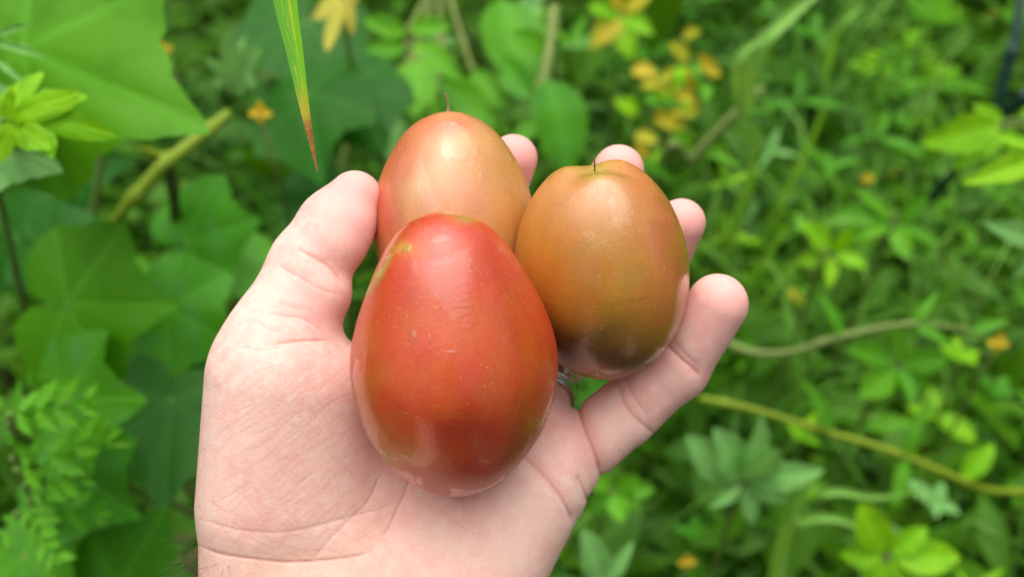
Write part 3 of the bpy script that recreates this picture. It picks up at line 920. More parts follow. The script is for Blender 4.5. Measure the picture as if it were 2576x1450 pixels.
def feature(name, root, label, cat, leaves, stems, stem_mat, group=None, petiole=.0022):
    """a plant whose leaves are given by base and tip places; every leaf gets a petiole down to the main stem"""
    pl = plant(name, root[0], root[1], label, cat, group)
    main = [Vector((root[0], root[1], 0))] + [Vector(p) if isinstance(p, Vector) else Vector((p[0], p[1], p[2] + .28)) for p in root[2]]
    paths = [(main, root[3], root[3] * .6)]
    cm_ = [Vector(p) for p in spline(main, 24)]
    for me, mat, b, t, ws, hint in leaves:
        hint = TOCAM + Vector(hint)
        add_leaf(pl, me, mat, b, t, hint, ws)
        q = min(cm_, key=lambda s: (s - b).length + max(0, s.z - b.z) * 2)
        mid = (q + b) / 2 + Vector((0, .015, -.02))
        paths.append(([q, mid, b], petiole * 1.2, petiole))
    add_stem(pl, paths, stem_mat)
    for pts, r0, r1, m, nm in stems:
        add_stem(pl, [(pts, r0, r1)], m, nm)
    return pl

# ---- cucumber vines on the left
feature('cucumber_vine', (-.38, .62, [(-.36, .60, .3), (-.30, .58, .55), (-.25, .60, .70)], .004),
    'cucumber vine at upper left with one huge bright pointed leaf', 'vine', [
    (CUC[0], ML_CUCB, W(60, 125, .55), W(503, 322, .50), .74, (.1, -.2, 0)),
    (CUC[2], ML_PALE, W(-60, 330, .52), W(148, 425, .50), .8, (-.1, 0, .2)),
    (CUC[1], ML_CUCD, W(40, 600, .82), W(240, 560, .80), .9, (0, 0, 0)),
    (CUC[3], ML_CUCD, W(150, 420, .85), W(330, 400, .84), .9, (0, 0, 0)),
    ], [], ML_STEM)
feature('cucumber_vine', (-.17, .75, [(-.16, .76, .3), (-.14, .80, .50)], .004),
    'cucumber vine with broad dark leaves behind the tip of the hanging grass blade', 'vine', [
    (CUC[2], ML_CUCD, W(770, 240, .80), W(800, 452, .74), .80, (-.1, -.1, 0)),
    (CUC[1], ML_CUCD, W(880, 230, .83), W(970, 382, .80), 1.0, (.1, 0, 0)),
    (CUC[0], ML_CUCD, W(770, 60, .90), W(700, 250, .86), 1.0, (0, 0, 0)),
    (CUC[3], ML_CUCD, W(820, 480, .88), W(700, 560, .86), .9, (0, 0, 0)),
    ], [([W(575, 285, .72), W(520, 330, .71), W(450, 385, .70), W(395, 430, .69), W(280, 575, .70), W(250, 700, .80)], .0034, .0042, ML_STEMY, 'runner'),
        ([W(450, 385, .70), W(400, 392, .70), W(355, 372, .69)], .0030, .0012, ML_STEMY, 'tendril'),
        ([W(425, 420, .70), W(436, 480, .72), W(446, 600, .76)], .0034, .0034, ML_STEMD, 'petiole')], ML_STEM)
feature('cucumber_vine', (-.22, .50, [(-.22, .52, .25), (-.20, .54, .42), (-.2, .55, .52)], .004),
    'cucumber vine with overlapping angular leaves left of the thumb', 'vine', [
    (CUC[1], ML_CUC, W(470, 610, .73), W(650, 552, .70), 1.05, (0, 0, .2)),
    (CUC[3], ML_CUC, W(560, 640, .74), W(480, 790, .71), 1.1, (0, 0, 0)),
    (CUC[0], ML_CUCB, W(170, 765, .62), W(430, 775, .59), 1.0, (0, -.1, 0)),
    (CUC[2], ML_CUCB, W(260, 720, .68), W(300, 560, .70), .9, (0, 0, 0)),
    (CUC[2], ML_CUC, W(420, 780, .70), W(600, 880, .68), 1.1, (0, 0, 0)),
    (CUC[1], ML_CUC, W(400, 840, .72), W(290, 940, .70), 1.0, (0, 0, 0)),
    (CUC[3], ML_CUCD, W(110, 620, .78), W(250, 690, .76), 1.0, (0, 0, 0)),
    ], [], ML_STEM)
feature('cucumber_vine', (-.24, .36, [(-.23, .38, .25), (-.20, .40, .38), (-.19, .42, .45)], .004),
    'cucumber vine at lower left with drooping leaves beside the wrist', 'vine', [
    (CUC[3], ML_CUC, W(165, 1010, .60), W(338, 1005, .57), 1.05, (0, 0, 0)),
    (CUC[0], ML_CUCD, W(430, 1010, .68), W(402, 1285, .64), .95, (0, 0, 0)),
    (CUC[1], ML_CUC, W(300, 1480, .66), W(405, 1283, .63), 1.1, (0, 0, 0)),
    (CUC[2], ML_CUC, W(170, 1180, .63), W(345, 1305, .61), 1.05, (0, 0, 0)),
    (CUC[0], ML_CUCD, W(420, 900, .76), W(530, 990, .74), 1.1, (0, 0, 0)),
    (CUC[3], ML_CUC, W(60, 1400, .66), W(200, 1520, .64), 1.0, (0, 0, 0)),
    ], [], ML_STEM)

# ---- small plants in front of the vines
def ferny(root, label, places, mat, name='feathery_weed', fern=FERN):
    fs = [(fern[i % len(fern)], mat, W(*b), W(*t), ws, (random.uniform(-.3, .3), 0, random.uniform(-.2, .3))) for i, (b, t, ws) in enumerate(places)]
    return feature(name, root, label, 'weed', fs, [], ML_STEM, petiole=.0015)

ferny((-.36, .36, [(-.33, .37, .3), (-.29, .37, .46)], .003), 'pale feathery weed at the lower left edge, before the cucumber leaves',
    [((20, 1040, .52), (190, 1010, .50), .8), ((20, 1060, .53), (-60, 980, .52), .9), ((40, 1180, .54), (250, 1090, .52), .8), ((30, 1150, .55), (60, 960, .52), .8),
     ((60, 1220, .55), (190, 1190, .53), .9), ((70, 1260, .56), (120, 1400, .54), .9), ((40, 1290, .56), (-40, 1400, .55), .8), ((90, 1260, .57), (240, 1290, .55), .8)], ML_MID)
ferny((-.37, .57, [(-.34, .52, .4), (-.27, .46, .75)], .003), 'lobed yellow green leaf cluster lying over the huge cucumber leaf',
    [((20, 300, .46), (200, 232, .45), .75), ((60, 285, .46), (285, 338, .45), .55), ((10, 300, .46), (28, 225, .45), .8), ((0, 310, .46), (-60, 250, .46), .8)], ML_LIME, 'celery_plant', LOBED)
ferny((-.08, .88, [(-.09, .88, .3), (-.11, .86, .5)], .003), 'small pale three lobed seedling in the gap between dark vine leaves',
    [((600, 190, .76), (560, 90, .74), 1.0), ((600, 180, .76), (650, 120, .74), 1.0), ((590, 200, .77), (530, 150, .76), .9)], ML_PALE, 'seedling', LOBED)
ferny((-.46, .66, [(-.44, .60, .4), (-.37, .55, .78)], .003), 'grey green needle leaved weed at the upper left edge',
    [((-10, 110, .50), (95, 130, .49), .5), ((-10, 150, .50), (60, 210, .49), .5), ((-10, 90, .50), (70, 60, .49), .5)], ML_PALE, 'feathery_weed', LANCE)

# ---- compound leaved plant behind the orange tomato
feature('potato_plant', (.02, 1.02, [(.0, 1.0, .3), (-.05, .97, .48), (-.07, .97, .56)], .004),
    'leafy plant with paired oval leaflets behind the orange tomato', 'plant', [
    (OVATE[0], ML_MID, W(1022, 85, .92), W(925, 48, .90), 1.0, (0, 0, 0)), (OVATE[2], ML_MID, W(1030, 72, .92), W(1128, 62, .90), 1.0, (0, 0, 0)),
    (OVATE[0], ML_MID, W(1018, 122, .91), W(922, 120, .89), .9, (0, 0, 0)), (OVATE[1], ML_MID, W(1042, 112, .91), W(1148, 172, .89), .8, (0, 0, .2)),
    (OVATE[0], ML_MID, W(1050, 150, .90), W(1043, 268, .87), 1.3, (0, -.2, 0)), (OVATE[2], ML_MID, W(1110, 200, .93), W(1240, 305, .91), 1.1, (0, 0, 0)),
    (OVATE[1], ML_MID, W(1100, 240, .93), W(1200, 372, .90), 1.0, (0, 0, 0)), (OVATE[0], ML_MID, W(1190, 180, .95), W(1270, 260, .93), 1.0, (0, 0, 0)),
    (OVATE[0], ML_CUCD, W(980, 260, .96), W(960, 400, .93), 1.2, (0, 0, 0)), (OVATE[2], ML_PALE, W(1000, 290, .94), W(985, 420, .92), .9, (0, 0, 0)),
    ], [([W(900, 210, .93), W(960, 185, .92), W(1040, 165, .92)], .003, .002, ML_STEM, 'petiole')], ML_STEM)
feature('broad_leaved_weed', (.06, 1.0, [(.07, .98, .2), (.05, .94, .42)], .004),
    'weed with large curled glossy leaves between the orange and ochre tomatoes', 'weed', [
    (OVATE[0], ML_MID, W(1260, 0, .97), W(1340, 205, .92), 1.2, (.3, 0, 0)),
    (OVATE[1], ML_CUC, W(1372, 200, .88), W(1462, 405, .86), 1.1, (.5, -.2, 0)),
    (OVATE[2], ML_MID, W(1365, 300, .90), W(1290, 360, .88), 1.0, (-.4, 0, 0)),
    (OVATE[0], ML_MID, W(1390, 130, .92), W(1300, 80, .90), 1.0, (-.3, 0, 0)),
    (OVATE[1], ML_CUC, W(1340, 250, .92), W(1225, 110, .93), .7, (-.3, 0, 0)),
    ], [([W(1395, 20, .93), W(1378, 150, .90), W(1350, 300, .90), W(1340, 420, .92)], .0045, .005, ML_STEM, 'stalk')], ML_STEM)

# ---- right side feature plants
def cluster(root, label, centre, tips, mat, meshes, ws=1.0, name='leafy_weed'):
    fs = []
    for i, (u, v, dd) in enumerate(tips):
        cu, cv, cd = centre
        fs.append((meshes[i % len(meshes)], mat, W(cu + (u - cu) * .1, cv + (v - cv) * .1, cd), W(u, v, cd + dd), ws, (random.uniform(-.4, .4), random.uniform(-.2, .2), random.uniform(-.2, .2))))
    return feature(name, root, label, 'weed', fs, [], ML_STEM, petiole=.0015)

def root_under(u, v, dep, lean=.03):
    p = W(u, v, dep)
    if u > 2300: p = p + Vector((.16, .05, 0))
    return (p.x + random.uniform(-lean, lean), p.y + .05, [Vector((p.x, p.y + .03, p.z * .5)), Vector((p.x, p.y + .004, p.z - .006))], .0028)

cluster(root_under(1870, 1215, .75), 'weed with long pale lance leaves in a star below the little finger', (1870, 1215, .75),
    [(1928, 1052, -.03), (1735, 1105, -.02), (2066, 1182, -.03), (1815, 1085, -.03), (1985, 1262, 0), (1960, 1150, -.04), (1790, 1275, -.01), (1900, 1320, 0)], ML_PALE, [LANCE[2], OVATE[2]], 1.15)
cluster(root_under(1500, 1480, .74), 'weed with pale oval leaves beside the heel of the hand', (1510, 1485, .74),
    [(1488, 1345, -.02), (1590, 1370, -.01), (1420, 1480, 0), (1650, 1500, 0)], ML_PALE, [OVATE[0], LANCE[0]], 1.0)
cluster(root_under(1520, 1240, .82), 'small round leaved weed just below the palm edge', (1545, 1235, .82),
    [(1480, 1190, -.01), (1600, 1270, -.01), (1650, 1230, 0), (1560, 1300, -.02), (1480, 1290, 0), (1600, 1200, -.02)], ML_MID, OVATE, 1.2)
cluster(root_under(2230, 1400, .74), 'lime green weed with broad young leaves at the lower right', (2230, 1400, .74),
    [(2175, 1285, -.02), (2310, 1460, 0), (2420, 1400, -.01), (2180, 1500, 0), (2330, 1330, -.01), (2120, 1400, 0)], ML_LIME, [OVATE[0], OVATE[1]], 1.1)
cluster(root_under(2620, 395, .62), 'lime green pointed leaf spray reaching in from the right edge', (2640, 390, .62),
    [(2462, 448, -.02), (2520, 330, 0), (2700, 450, 0), (2600, 500, 0)], ML_LIME, [LANCE[0]], 1.0)
cluster(root_under(2620, 620, .66), 'pale smooth leaves at the right edge under the lime green spray', (2640, 620, .66),
    [(2500, 560, -.01), (2560, 700, 0), (2720, 560, 0)], ML_PALE, [LANCE[0]], 1.3)
cluster(root_under(2440, 330, .90), 'olive green folded leaf at the right, below the dark stake', (2530, 310, .88),
    [(2335, 362, -.02), (2450, 260, 0), (2560, 400, 0), (2400, 420, 0)], ML_LIME, [OVATE[2]], 1.0)
cluster(root_under(2260, 530, .9), 'bright weed rosette right of the middle finger tip', (2250, 560, .92),
    [(2170, 470, -.01), (2330, 500, -.02), (2380, 610, -.01), (2280, 640, -.02), (2170, 590, -.02), (2110, 530, 0)], ML_MID, [LANCE[0], OVATE[0]], 1.0)
cluster(root_under(2080, 620, .88), 'small lime weed rosette right of the ring finger', (2090, 640, .90),
    [(2040, 560, -.02), (2150, 570, -.02), (2180, 660, -.01), (2090, 720, -.01), (2010, 660, 0)], ML_LIME, [OVATE[0], OVATE[2]], 1.1)
cluster(root_under(2240, 900, .84), 'weed with spread lance leaves right of the little finger stem', (2260, 915, .84),
    [(2140, 870, -.02), (2180, 990, -.02), (2300, 1010, -.02), (2380, 900, -.02), (2260, 830, -.01), (2340, 980, 0)], ML_MID, [LANCE[2], OVATE[0]], 1.2)

stalks = plant('creeping_stem_weed', W(2450, 1215, .9).x, W(2450, 1215, .9).y + .1, 'yellow green creeping stem slanting across the lower right weeds', 'weed')
add_stem(stalks, [([W(1760, 1000, .86), W(1900, 1030, .85), W(2080, 1085, .84), W(2260, 1140, .84), W(2460, 1225, .86), W(2700, 1330, 1.0), (stalks.location.x + .1, stalks.location.y, 0)], .0022, .0030)], ML_STEMY)
add_leaf(stalks, LANCE[0], ML_MID, W(2090, 1086, .84), W(2050, 960, .82)); add_leaf(stalks, LANCE[1], ML_MID, W(2270, 1145, .84), W(2330, 1040, .82))
add_leaf(stalks, LANCE[0], ML_MID, W(2280, 1150, .84), W(2250, 1280, .83)); add_leaf(stalks, OVATE[0], ML_LIME, W(2420, 1205, .85), W(2500, 1120, .84))
arch = plant('arching_stem_weed', W(1700, 860, 1.0).x, W(1700, 860, 1.0).y + .1, 'pale arching stem just right of the little finger', 'weed')
add_stem(arch, [([(arch.location.x, arch.location.y, 0), W(1720, 800, .95), W(1840, 868, .84), W(1920, 888, .82), W(2000, 882, .81), W(2120, 845, .80), W(2290, 815, .80), W(2440, 830, .82)], .0033, .0022)], ML_STEM)
for u, v, u2, v2 in ((2290, 815, 2360, 740), (2300, 815, 2400, 860), (2120, 845, 2080, 740), (2440, 830, 2540, 800)):
    add_leaf(arch, random.choice(LANCE), ML_MID, W(u, v, .80), W(u2, v2, .79))
dgs = plant('leaning_stem_weed', W(1600, 560, 1.1).x, W(1600, 560, 1.1).y + .05, 'pale leaning stem rising behind the ring finger', 'weed')
add_stem(dgs, [([(dgs.location.x, dgs.location.y, 0), W(1640, 510, .98), W(1740, 400, .94), W(1835, 298, .92), W(1920, 220, .92)], .0046, .0030)], ML_STEM)
for u, v, u2, v2 in ((1740, 400, 1700, 320), (1760, 380, 1860, 400), (1835, 298, 1930, 260), (1690, 455, 1640, 400)):
    add_leaf(dgs, random.choice(LANCE), ML_MID, W(u, v, .94), W(u2, v2, .92))

# ---- yellowing plant, flowers, withered leaf
yr = np.random.default_rng(17)
ypts = []
for i in range(26):
    a_, b_ = 1700 + yr.normal(0, 50), 235 + yr.normal(0, 55)
    if i % 3: b_ += -(a_ - 1700) * .5
    th_ = yr.uniform(0, 6.28); l_ = yr.uniform(30, 62)
    ypts.append((a_, b_, a_ + l_ * math.cos(th_), b_ + l_ * math.sin(th_)))
feature('yellowing_weed', root_under(1690, 260, 1.18), 'weed with yellow and orange dying leaves behind the middle finger', 'weed',
    [(OVATE[i % 3], (ML_YEL, ML_LIME, ML_YEL, ML_YEL, ML_MID)[i % 5], W(a, b, 1.16), W(c, d, 1.14), 1.1, (random.uniform(-.5, .5), 0, 0)) for i, (a, b, c, d) in enumerate(ypts)], [], ML_STEM)
feature('yellowing_weed', root_under(1560, 40, 1.2), 'weed with olive yellow leaves at the top edge right of centre', 'weed',
    [(OVATE[i % 3], ML_YEL if i % 2 else ML_LIME, W(1560 + a, 40 + b, 1.2), W(1560 + c, 40 + d, 1.18), 1.1, (random.uniform(-.5, .5), 0, 0)) for i, (a, b, c, d) in
     enumerate([(0, 0, -70, -30), (0, 0, -60, 60), (10, 0, 80, 40), (10, -10, 70, -60), (0, 10, 20, 90), (0, -10, -20, -80)])], [], ML_STEM)
feature('withered_vine', root_under(850, -60, .75), 'yellow withered leaf hanging beside the grass blade', 'vine',
    [(LOBED[0], ML_YELD, W(858, 0, .72), W(822, 126, .70), .5, (.3, -.3, 0)), (OVATE[0], ML_CUCD, W(850, -50, .73), W(950, -90, .73), 1, (0, 0, 0))], [], ML_STEM)

def flower(u, v, dep, size, label, n=4):
    c = W(u, v, dep)
    pl = plant('cucumber_flower', c.x, c.y + .04, label, 'flower', 'small yellow flowers among the leaves')
    size *= .85
    add_stem(pl, [([(c.x, c.y + .04, 0), (c.x + .01, c.y + .03, c.z * .6), c], .0018, .0014)], ML_STEM)
    for k in range(n):
        a = 2 * math.pi * k / n + u
        d = AX * math.cos(a) + (AU * .9 - AD * .4) * math.sin(a)
        add_leaf(pl, OVATE[0], ML_FLOWER, c, c + d * size - AD * size * .3, TOCAM, 1.3, name='petal')
flower(655, 285, .74, .0085, 'orange yellow flower on the vine left of the hanging grass blade')
flower(936, 246, .84, .0072, 'round yellow flower bud left of the thread on the orange tomato')
flower(415, 125, .78, .006, 'dull orange flower bud in the dark above the huge leaf')
flower(2182, 450, .92, .006, 'yellow flower in the weeds above the bright rosette')
flower(2510, 862, .86, .009, 'yellow flower at the right, level with the arching stem')
flower(1728, 1412, .84, .0075, 'yellow flower at the lower right of the heel')

# ---- grass
def grass_blade(pl, pts, width, mat, name='blade', n=16, fold=.25, nw=2, hintv=None):
    c = [Vector(p) for p in spline([Vector(p) for p in pts], n)]
    V, vein = [], []
    for i, p in enumerate(c):
        t = (c[min(i + 1, n - 1)] - c[max(i - 1, 0)]).normalized()
        hv = hintv if hintv is not None else TOCAM
        s_ = t.cross(hv); s_.normalize(); nz = s_.cross(t)
        f = i / (n - 1)
        w = width * .5 * min(1, .22 + 1.5 * f) * (1 - f ** 2.2) ** .8 + .0002
        for j in range(-nw, nw + 1):
            q = j / nw
            V.append(p + s_ * (w * q) + nz * (fold * w * abs(q))); vein.append(1.0 if j == 0 else 0)
    m = 2 * nw + 1
    Fc = [(i * m + j, i * m + j + 1, (i + 1) * m + j + 1, (i + 1) * m + j) for i in range(n - 1) for j in range(2 * nw)]
    me = mesh_np(name, [v - pl.location for v in V], Fc, mat); attr(me, 'vein', vein)
    return link(name, me, pl)

def grass_clump(x, y, n, h, label, extra=(), group=None, wd=1.0):
    pl = plant('grass_clump', x, y, label, 'grass', group)
    for pts, w in extra: grass_blade(pl, pts, w, ML_GRASS)
    for i in range(n):
        a = random.uniform(0, 2 * math.pi); hh = h * random.uniform(.6, 1.1); sp = random.uniform(.08, .26)
        d = Vector((math.cos(a), math.sin(a), 0)); b = Vector((x, y, 0)) + d * .012
        grass_blade(pl, [b, b + d * sp * .25 + Vector((0, 0, hh * .6)), b + d * sp * .7 + Vector((0, 0, hh)), b + d * sp * 1.25 + Vector((0, 0, hh * random.uniform(.7, 1.0)))],
                    random.uniform(.005, .010) * wd, ML_GRASS, n=10)
    return pl
g0 = W(1880, 620, 1.15) + Vector((0, .22, 0))
grass_clump(g0.x, g0.y, 12, .38, 'clump of arching grass with wide pale blades at the upper right', [
    ([(g0.x, g0.y, 0), W(1872, 480, 1.12), W(1868, 330, .92), W(1900, 140, .85), W(1980, 50, .85), W(2090, -40, .88)], .0155),
    ([(g0.x, g0.y, 0), W(1885, 470, 1.12), W(1862, 300, .92), W(1850, 190, .85), W(1880, 120, .84), W(1960, 90, .84)], .0125),
    ([(g0.x, g0.y, 0), W(2010, 420, 1.15), W(2070, 200, .96), W(2110, 70, .90), W(2180, 10, .9)], .011),
    ([(g0.x, g0.y, 0), W(1955, 600, 1.1), W(2020, 580, .95), W(2110, 550, .91), W(2190, 570, .92)], .010),
    ([(g0.x, g0.y, 0), W(1985, 680, 1.1), W(2080, 650, .96), W(2190, 640, .93)], .009)])
g1 = W(2420, 420, 1.25)
grass_clump(g1.x, g1.y, 14, .36, 'clump of fine grass at the far right')
g2 = W(2050, 1480, .98)
grass_clump(g2.x, g2.y, 10, .26, 'low clump of grass at the bottom right', [
    ([(g2.x, g2.y, 0), W(1950, 1400, .82), W(2020, 1310, .78), W(2130, 1310, .77), W(2250, 1380, .78)], .009),
    ([(g2.x, g2.y, 0), W(1980, 1350, .82), W(2080, 1240, .79), W(2200, 1250, .79), W(2330, 1230, .8)], .007)])
g3 = W(1350, 120, 1.35)
grass_clump(g3.x, g3.y, 12, .32, 'clump of grass at the top behind the glossy curled leaves')

for gx, gy in ((.14, .62), (.30, .58), (.45, .72), (.22, .95), (.40, 1.02), (.58, .95), (.30, 1.25), (.55, 1.28), (.12, 1.2), (.36, .80)):
    grass_clump(gx, gy, 18, .62, 'tuft of thin arching grass among the weeds right of the hand', (), 'tufts of thin grass right of the hand', .55)

# ---- dark stake at the right edge
sb = W(2560, 40, 1.0)
stk = plant('garden_stake', sb.x, sb.y, 'thin dark green bent plant stake at the right edge', 'stake')
t_ = NT('dark_green_plastic'); MS = t_.done(t_.principled(Base_Color=(.008, .04, .03), Roughness=.45).outputs[0])
add_stem(stk, [([(sb.x - .02, sb.y + .30, 0), W(2495, 330, .98), W(2505, 300, .93), W(2528, 190, .91), W(2556, 90, .90), W(2572, -60, .90)], .0042, .0042)], MS, 'rod')
tp = W(2572, -60, .90)
add_stem(stk, [([tp, tp + Vector((.01, 0, .02)), tp + Vector((.03, 0, .02))], .0042, .004)], MS, 'hook')

# ---- random weeds over the plot, world-space sampling
def canopy(x, y):
    s = min(1, max(0, (x + .06) / .16)); s = s * s * (3 - 2 * s)
    return .27 + (.50 - .10 * s * 1.6) * (1 - .15 * math.sin(7 * x + 3 * y)) + .06 * max(0, y - .8)
def clear_of_view(p):
    q = Vector(p) - CAM
    return q.dot(AD) > .68 and (Vector(p) - W(1288, 725, .30)).length > .28
spots = []
tries = 0
while len(spots) < 270 and tries < 9000:
    tries += 1
    x, y = random.uniform(-.72, .80), random.uniform(.28, 1.65)
    dmin = .055 if x > -.05 else .11
    if all((x - a) ** 2 + (y - b) ** 2 > dmin * dmin for a, b in spots): spots.append((x, y))
KINDS_W = [('upright weed with narrow lance shaped leaves', LANCE, .042, .9), ('bushy weed with small oval leaves', OVATE, .030, 1.1), ('soft feathery leaved weed', FERN, .065, .9)]
for i, (x, y) in enumerate(spots):
    kd = random.choices((0, 1, 2), (.45, .4, .15))[0]
    lab, meshes, L0, ws = KINDS_W[kd]
    h = canopy(x, y) * random.uniform(.62, 1.02) * (.60 if x < -.05 else 1)
    while not clear_of_view((x, y, h)) and h > .1: h -= .03
    mat = random.choices((ML_MID, ML_LIME, ML_PALE, ML_CUC), (.46, .27, .15, .12))[0] if x > -.08 else random.choices((ML_MID, ML_CUC, ML_CUCD), (.3, .4, .3))[0]
    q_ = Vector((x, y, h)) - CAM; dp = q_.dot(AD)
    pu, pv = 1288 + q_.dot(AX) / dp * DIST * 1e4, 725 - q_.dot(AU) / dp * DIST * 1e4
    if not (-60 < pu < 2640 and -60 < pv < 1510): zone = 'in the rough growth beside the plot'
    elif pu < 880: zone = 'low down on the left among the cucumber vines'
    elif pu < 1620: zone = 'above and behind the fingers' if pv < 500 else ('behind the hand and fruit' if pv < 1200 else 'at the bottom beside the wrist')
    elif pu < 2120: zone = 'at the top right around the grass blades' if pv < 480 else ('right of the fingertips' if pv < 960 else 'below the little finger')
    else: zone = 'near the upper right corner' if pv < 480 else ('by the right edge, halfway down' if pv < 960 else 'near the lower right corner')
    pl = plant('meadow_weed', x, y, lab.replace(' shaped', '') + ', ' + zone, 'weed', lab.replace('weed', 'weeds', 1) + ' ' + zone)
    lean = Vector((random.uniform(-.05, .05), random.uniform(-.06, .03), 0))
    top = Vector((x, y, h)) + lean
    add_stem(pl, [([(x, y, 0), Vector((x, y, h * .5)) + lean * .3, top], .0026, .0012)], ML_STEM, seg=5)
    nlev = 5 if kd < 2 else 4
    a0 = random.uniform(0, 6.28)
    for lv in range(nlev):
        f = 1 - .11 * lv - (.02 if lv else 0)
        p = Vector((x, y, 0)).lerp(top, f); p.z = h * f
        k = 4 if lv == 0 else (3 if lv < 2 else 2)
        for j in range(k):
            a = a0 + lv * 1.3 + 2 * math.pi * j / k + random.uniform(-.3, .3)
            el = (.75 if lv == 0 else .35) + random.uniform(-.3, .2)
            L = L0 * random.uniform(.7, 1.25) * (1.0 + .12 * lv) * (.75 if lv == 0 else 1)
            d = Vector((math.cos(a) * math.cos(el), math.sin(a) * math.cos(el), math.sin(el)))
            add_leaf(pl, random.choice(meshes), ML_YEL if random.random() < .015 else mat, p, p + d * L, Vector((random.uniform(-.3, .3), random.uniform(-.3, .3), 1)), ws)

# ---- dense low undergrowth, beyond counting
def undergrowth(n, x0, x1, y0, y1, big, hole, label):
    r = np.random.default_rng(3)
    x = r.uniform(x0, x1, n); y = r.uniform(y0, y1, n)
    if hole:
        k_ = (abs(x) > 1.5) | (y > 2.5)
        k_ &= ((abs(x) > .55) | (y > .1))
        x, y = x[k_], y[k_]; n = len(x)
    hc = np.array([canopy(a, b) for a, b in zip(x, y)])
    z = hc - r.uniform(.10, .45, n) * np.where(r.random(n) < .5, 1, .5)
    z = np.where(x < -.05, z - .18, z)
    P0 = np.stack((x, y, z), -1)
    keep = (P0 - np.array(CAM)) @ np.array(AD) > .78
    P0 = P0[keep]; n = len(P0)
    a = r.uniform(0, 2 * np.pi, n); el = r.normal(.25, .45, n)
    d = np.stack((np.cos(a) * np.cos(el), np.sin(a) * np.cos(el), np.sin(el)), -1)
    up = np.array((0, 0, 1.0)) + r.normal(0, .35, (n, 3))
    up -= d * np.einsum('ij,ij->i', up, d)[:, None]; up /= np.linalg.norm(up, axis=1)[:, None]
    sx = np.cross(d, up)
    L = r.uniform(.022, .055, n) * np.where(r.random(n) < .15, 2.0, 1.0); w = L * r.uniform(.14, .32, n)
    gr = r.random(n) < .45
    L = np.where(gr, r.uniform(.06, .15, n), L); w = np.where(gr, r.uniform(.0016, .0034, n), w)
    L = L * big; w = w * big
    rows = [(0, .08), (.25, .8), (.5, 1.0), (.75, .65), (1, .04)]
    V = np.empty((n, 15, 3))
    for i, (s, k) in enumerate(rows):
        c = P0 + d * (L * s)[:, None] - up * (L * .25 * s * s)[:, None]
        V[:, i * 3] = c - sx * (w * k)[:, None] + up * (w * k * .3)[:, None]
        V[:, i * 3 + 1] = c
        V[:, i * 3 + 2] = c + sx * (w * k)[:, None] + up * (w * k * .3)[:, None]
    q = []
    for i in range(4):
        for j in range(2): q.append((i * 3 + j, i * 3 + j + 1, i * 3 + j + 4, i * 3 + j + 3))
    Fq = (np.array(q)[None] + (np.arange(n) * 15)[:, None, None]).reshape(-1, 4)
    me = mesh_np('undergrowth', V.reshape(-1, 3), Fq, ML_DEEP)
    o = link('undergrowth', me)
    tag(o, label, 'undergrowth', kind='stuff')
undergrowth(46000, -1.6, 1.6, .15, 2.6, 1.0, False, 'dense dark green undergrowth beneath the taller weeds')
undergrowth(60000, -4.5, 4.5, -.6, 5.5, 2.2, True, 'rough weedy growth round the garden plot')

# ---- the wood of leaves: added out of view to block low sky light
def sky_screen():
    r = np.random.default_rng(9)
    n = 26000
    a = r.uniform(0, 2 * np.pi, n)
    top = 3.6 + .8 * np.sin(3 * a + 1) + .5 * np.sin(7 * a) + .3 * np.sin(17 * a + 2)
    rad = 6.0 + .7 * np.sin(5 * a) + r.uniform(0, 1.4, n)
    P0 = np.stack((rad * np.sin(a), rad * np.cos(a), top * r.uniform(0, 1, n) ** .8), -1)
    d = r.normal(0, 1, (n, 3)); d /= np.linalg.norm(d, axis=1)[:, None]
    e = np.cross(d, r.normal(0, 1, (n, 3))); e /= np.linalg.norm(e, axis=1)[:, None]
    L = r.uniform(.10, .22, n)[:, None]; w = L * .35
    V = np.stack((P0, P0 + d * L * .5 + e * w, P0 + d * L, P0 + d * L * .5 - e * w), 1).reshape(-1, 3)
    Fq = np.arange(n * 4).reshape(-1, 4)
    tag(link('screen', mesh_np('screen', V, Fq, ML_DEEP)), 'unseen wood closing in the garden all round', 'screen', kind='stuff')
sky_screen()

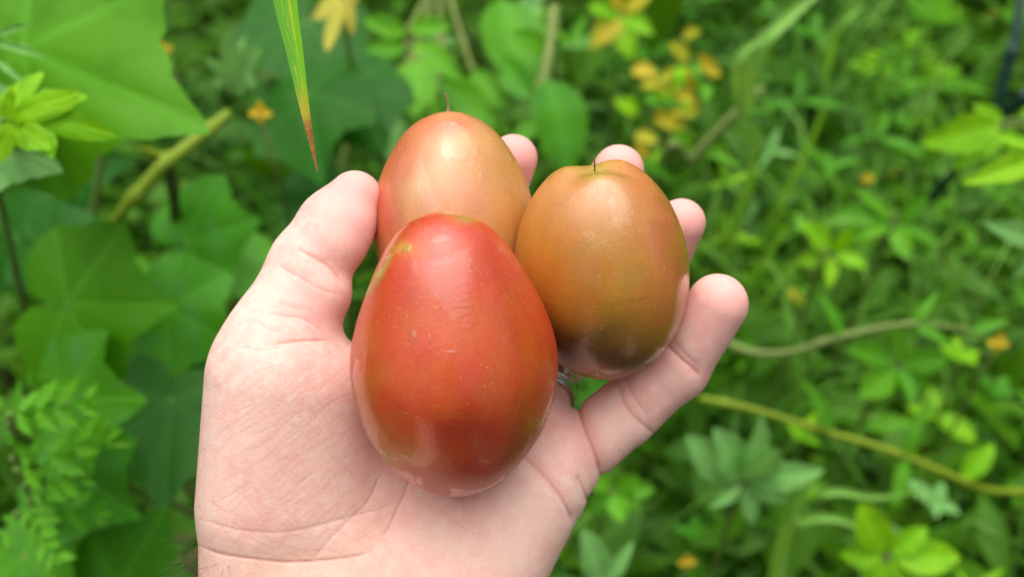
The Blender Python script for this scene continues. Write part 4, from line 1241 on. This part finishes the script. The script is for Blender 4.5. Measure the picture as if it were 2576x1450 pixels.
# ---- tall reed whose leaf tip hangs into the picture near the thumb
def mat_blade():
    t = NT('streaked_grass_leaf')
    u = t.attr('along'); v = t.attr('across')
    cmb = t.n('ShaderNodeCombineXYZ'); t.l(t.math('MULTIPLY', u, 40), cmb.inputs[0]); t.l(t.math('MULTIPLY', v, 5.0), cmb.inputs[1])
    n = t.noise(cmb.outputs[0], 1.0, 4, .6)
    line = t.math('ABSOLUTE', t.math('SUBTRACT', t.math('ABSOLUTE', v), .35))
    near = t.ramp(line, .05, .30, 1, 0)
    n2 = t.noise(t.coord(), 900, 3, .6)
    st = t.math('MULTIPLY', t.ramp(n, .50, .58), near)
    c = t.mix(t.ramp(v, -.2, .2), (.16, .46, .006), (.10, .36, .006))
    c = t.mix(t.math('MULTIPLY', st, .85), c, (.52, .52, .035))
    e = t.math('ADD', u, t.math('MULTIPLY', t.math('SUBTRACT', n, .5), .012))
    c = t.mix(t.ramp(e, .950, .972), c, (.42, .36, .015))
    c = t.mix(t.math('MULTIPLY', t.ramp(e, .969, .978), t.ramp(n2, .3, .55, .55, 1)), c, (.26, .10, .02))
    p = t.principled(Base_Color=c, Roughness=.42, Specular_IOR_Level=.2, Normal=t.bump(n, .15, .0003))
    tr = t.n('ShaderNodeBsdfTranslucent'); t.l(c, tr.inputs[0])
    ms = t.n('ShaderNodeMixShader'); ms.inputs[0].default_value = .35
    t.l(p.outputs[0], ms.inputs[1]); t.l(tr.outputs[0], ms.inputs[2])
    return t.done(ms.outputs[0])
MB_ = mat_blade()
RX, RY = -.80, .90
reed = plant('tall_reed', RX, RY, 'tall reed whose narrow yellow streaked leaf hangs down beside the thumb with a brown tip', 'reed')
stemtop = Vector((RX + .10, RY - .06, 1.72))
add_stem(reed, [([(RX, RY, 0), (RX + .02, RY - .01, .7), stemtop], .006, .004)], ML_STEM, 'stalk')
def reed_blade(pts, width, n=60):
    c = [Vector(p) for p in spline(pts, n)]
    V, al, ac = [], [], []
    Ls = [0]
    for a, b in zip(c[:-1], c[1:]): Ls.append(Ls[-1] + (b - a).length)
    for i, p in enumerate(c):
        t = (c[min(i + 1, n - 1)] - c[max(i - 1, 0)]).normalized()
        s_ = t.cross(-AD); s_.normalize(); nz = s_.cross(t)
        f = Ls[i] / Ls[-1]; dist_tip = Ls[-1] - Ls[i]
        w = .5 * min(width, .0003 + dist_tip * .125) * min(1, .5 + 3 * f)
        for j in range(-3, 4):
            q = j / 3
            V.append(p + s_ * (w * q) + nz * (.22 * w * abs(q)) - reed.location); al.append(1 - dist_tip / .5); ac.append(q)
    Fc = [(i * 7 + j, i * 7 + j + 1, (i + 1) * 7 + j + 1, (i + 1) * 7 + j) for i in range(n - 1) for j in range(6)]
    me = mesh_np('blade', V, Fc, MB_); attr(me, 'along', al); attr(me, 'across', ac)
    return link('blade', me, reed)
reed_blade([stemtop + Vector((0, 0, -.12)), Vector((-.5, .72, 1.80)), Vector((-.20, .46, 1.60)), W(600, -1100, .33), W(640, -700, .315), W(690, -300, .305), W(716, -20, .300), W(742, 130, .297), W(770, 290, .294), W(799, 432, .292)], .0075, 110)
reed_blade([stemtop + Vector((0, 0, -.3)), stemtop + Vector((-.15, .1, .05)), stemtop + Vector((-.35, .2, -.15))], .014, 30)
reed_blade([stemtop, stemtop + Vector((-.05, .12, .20)), stemtop + Vector((-.1, .35, .15))], .012, 30)
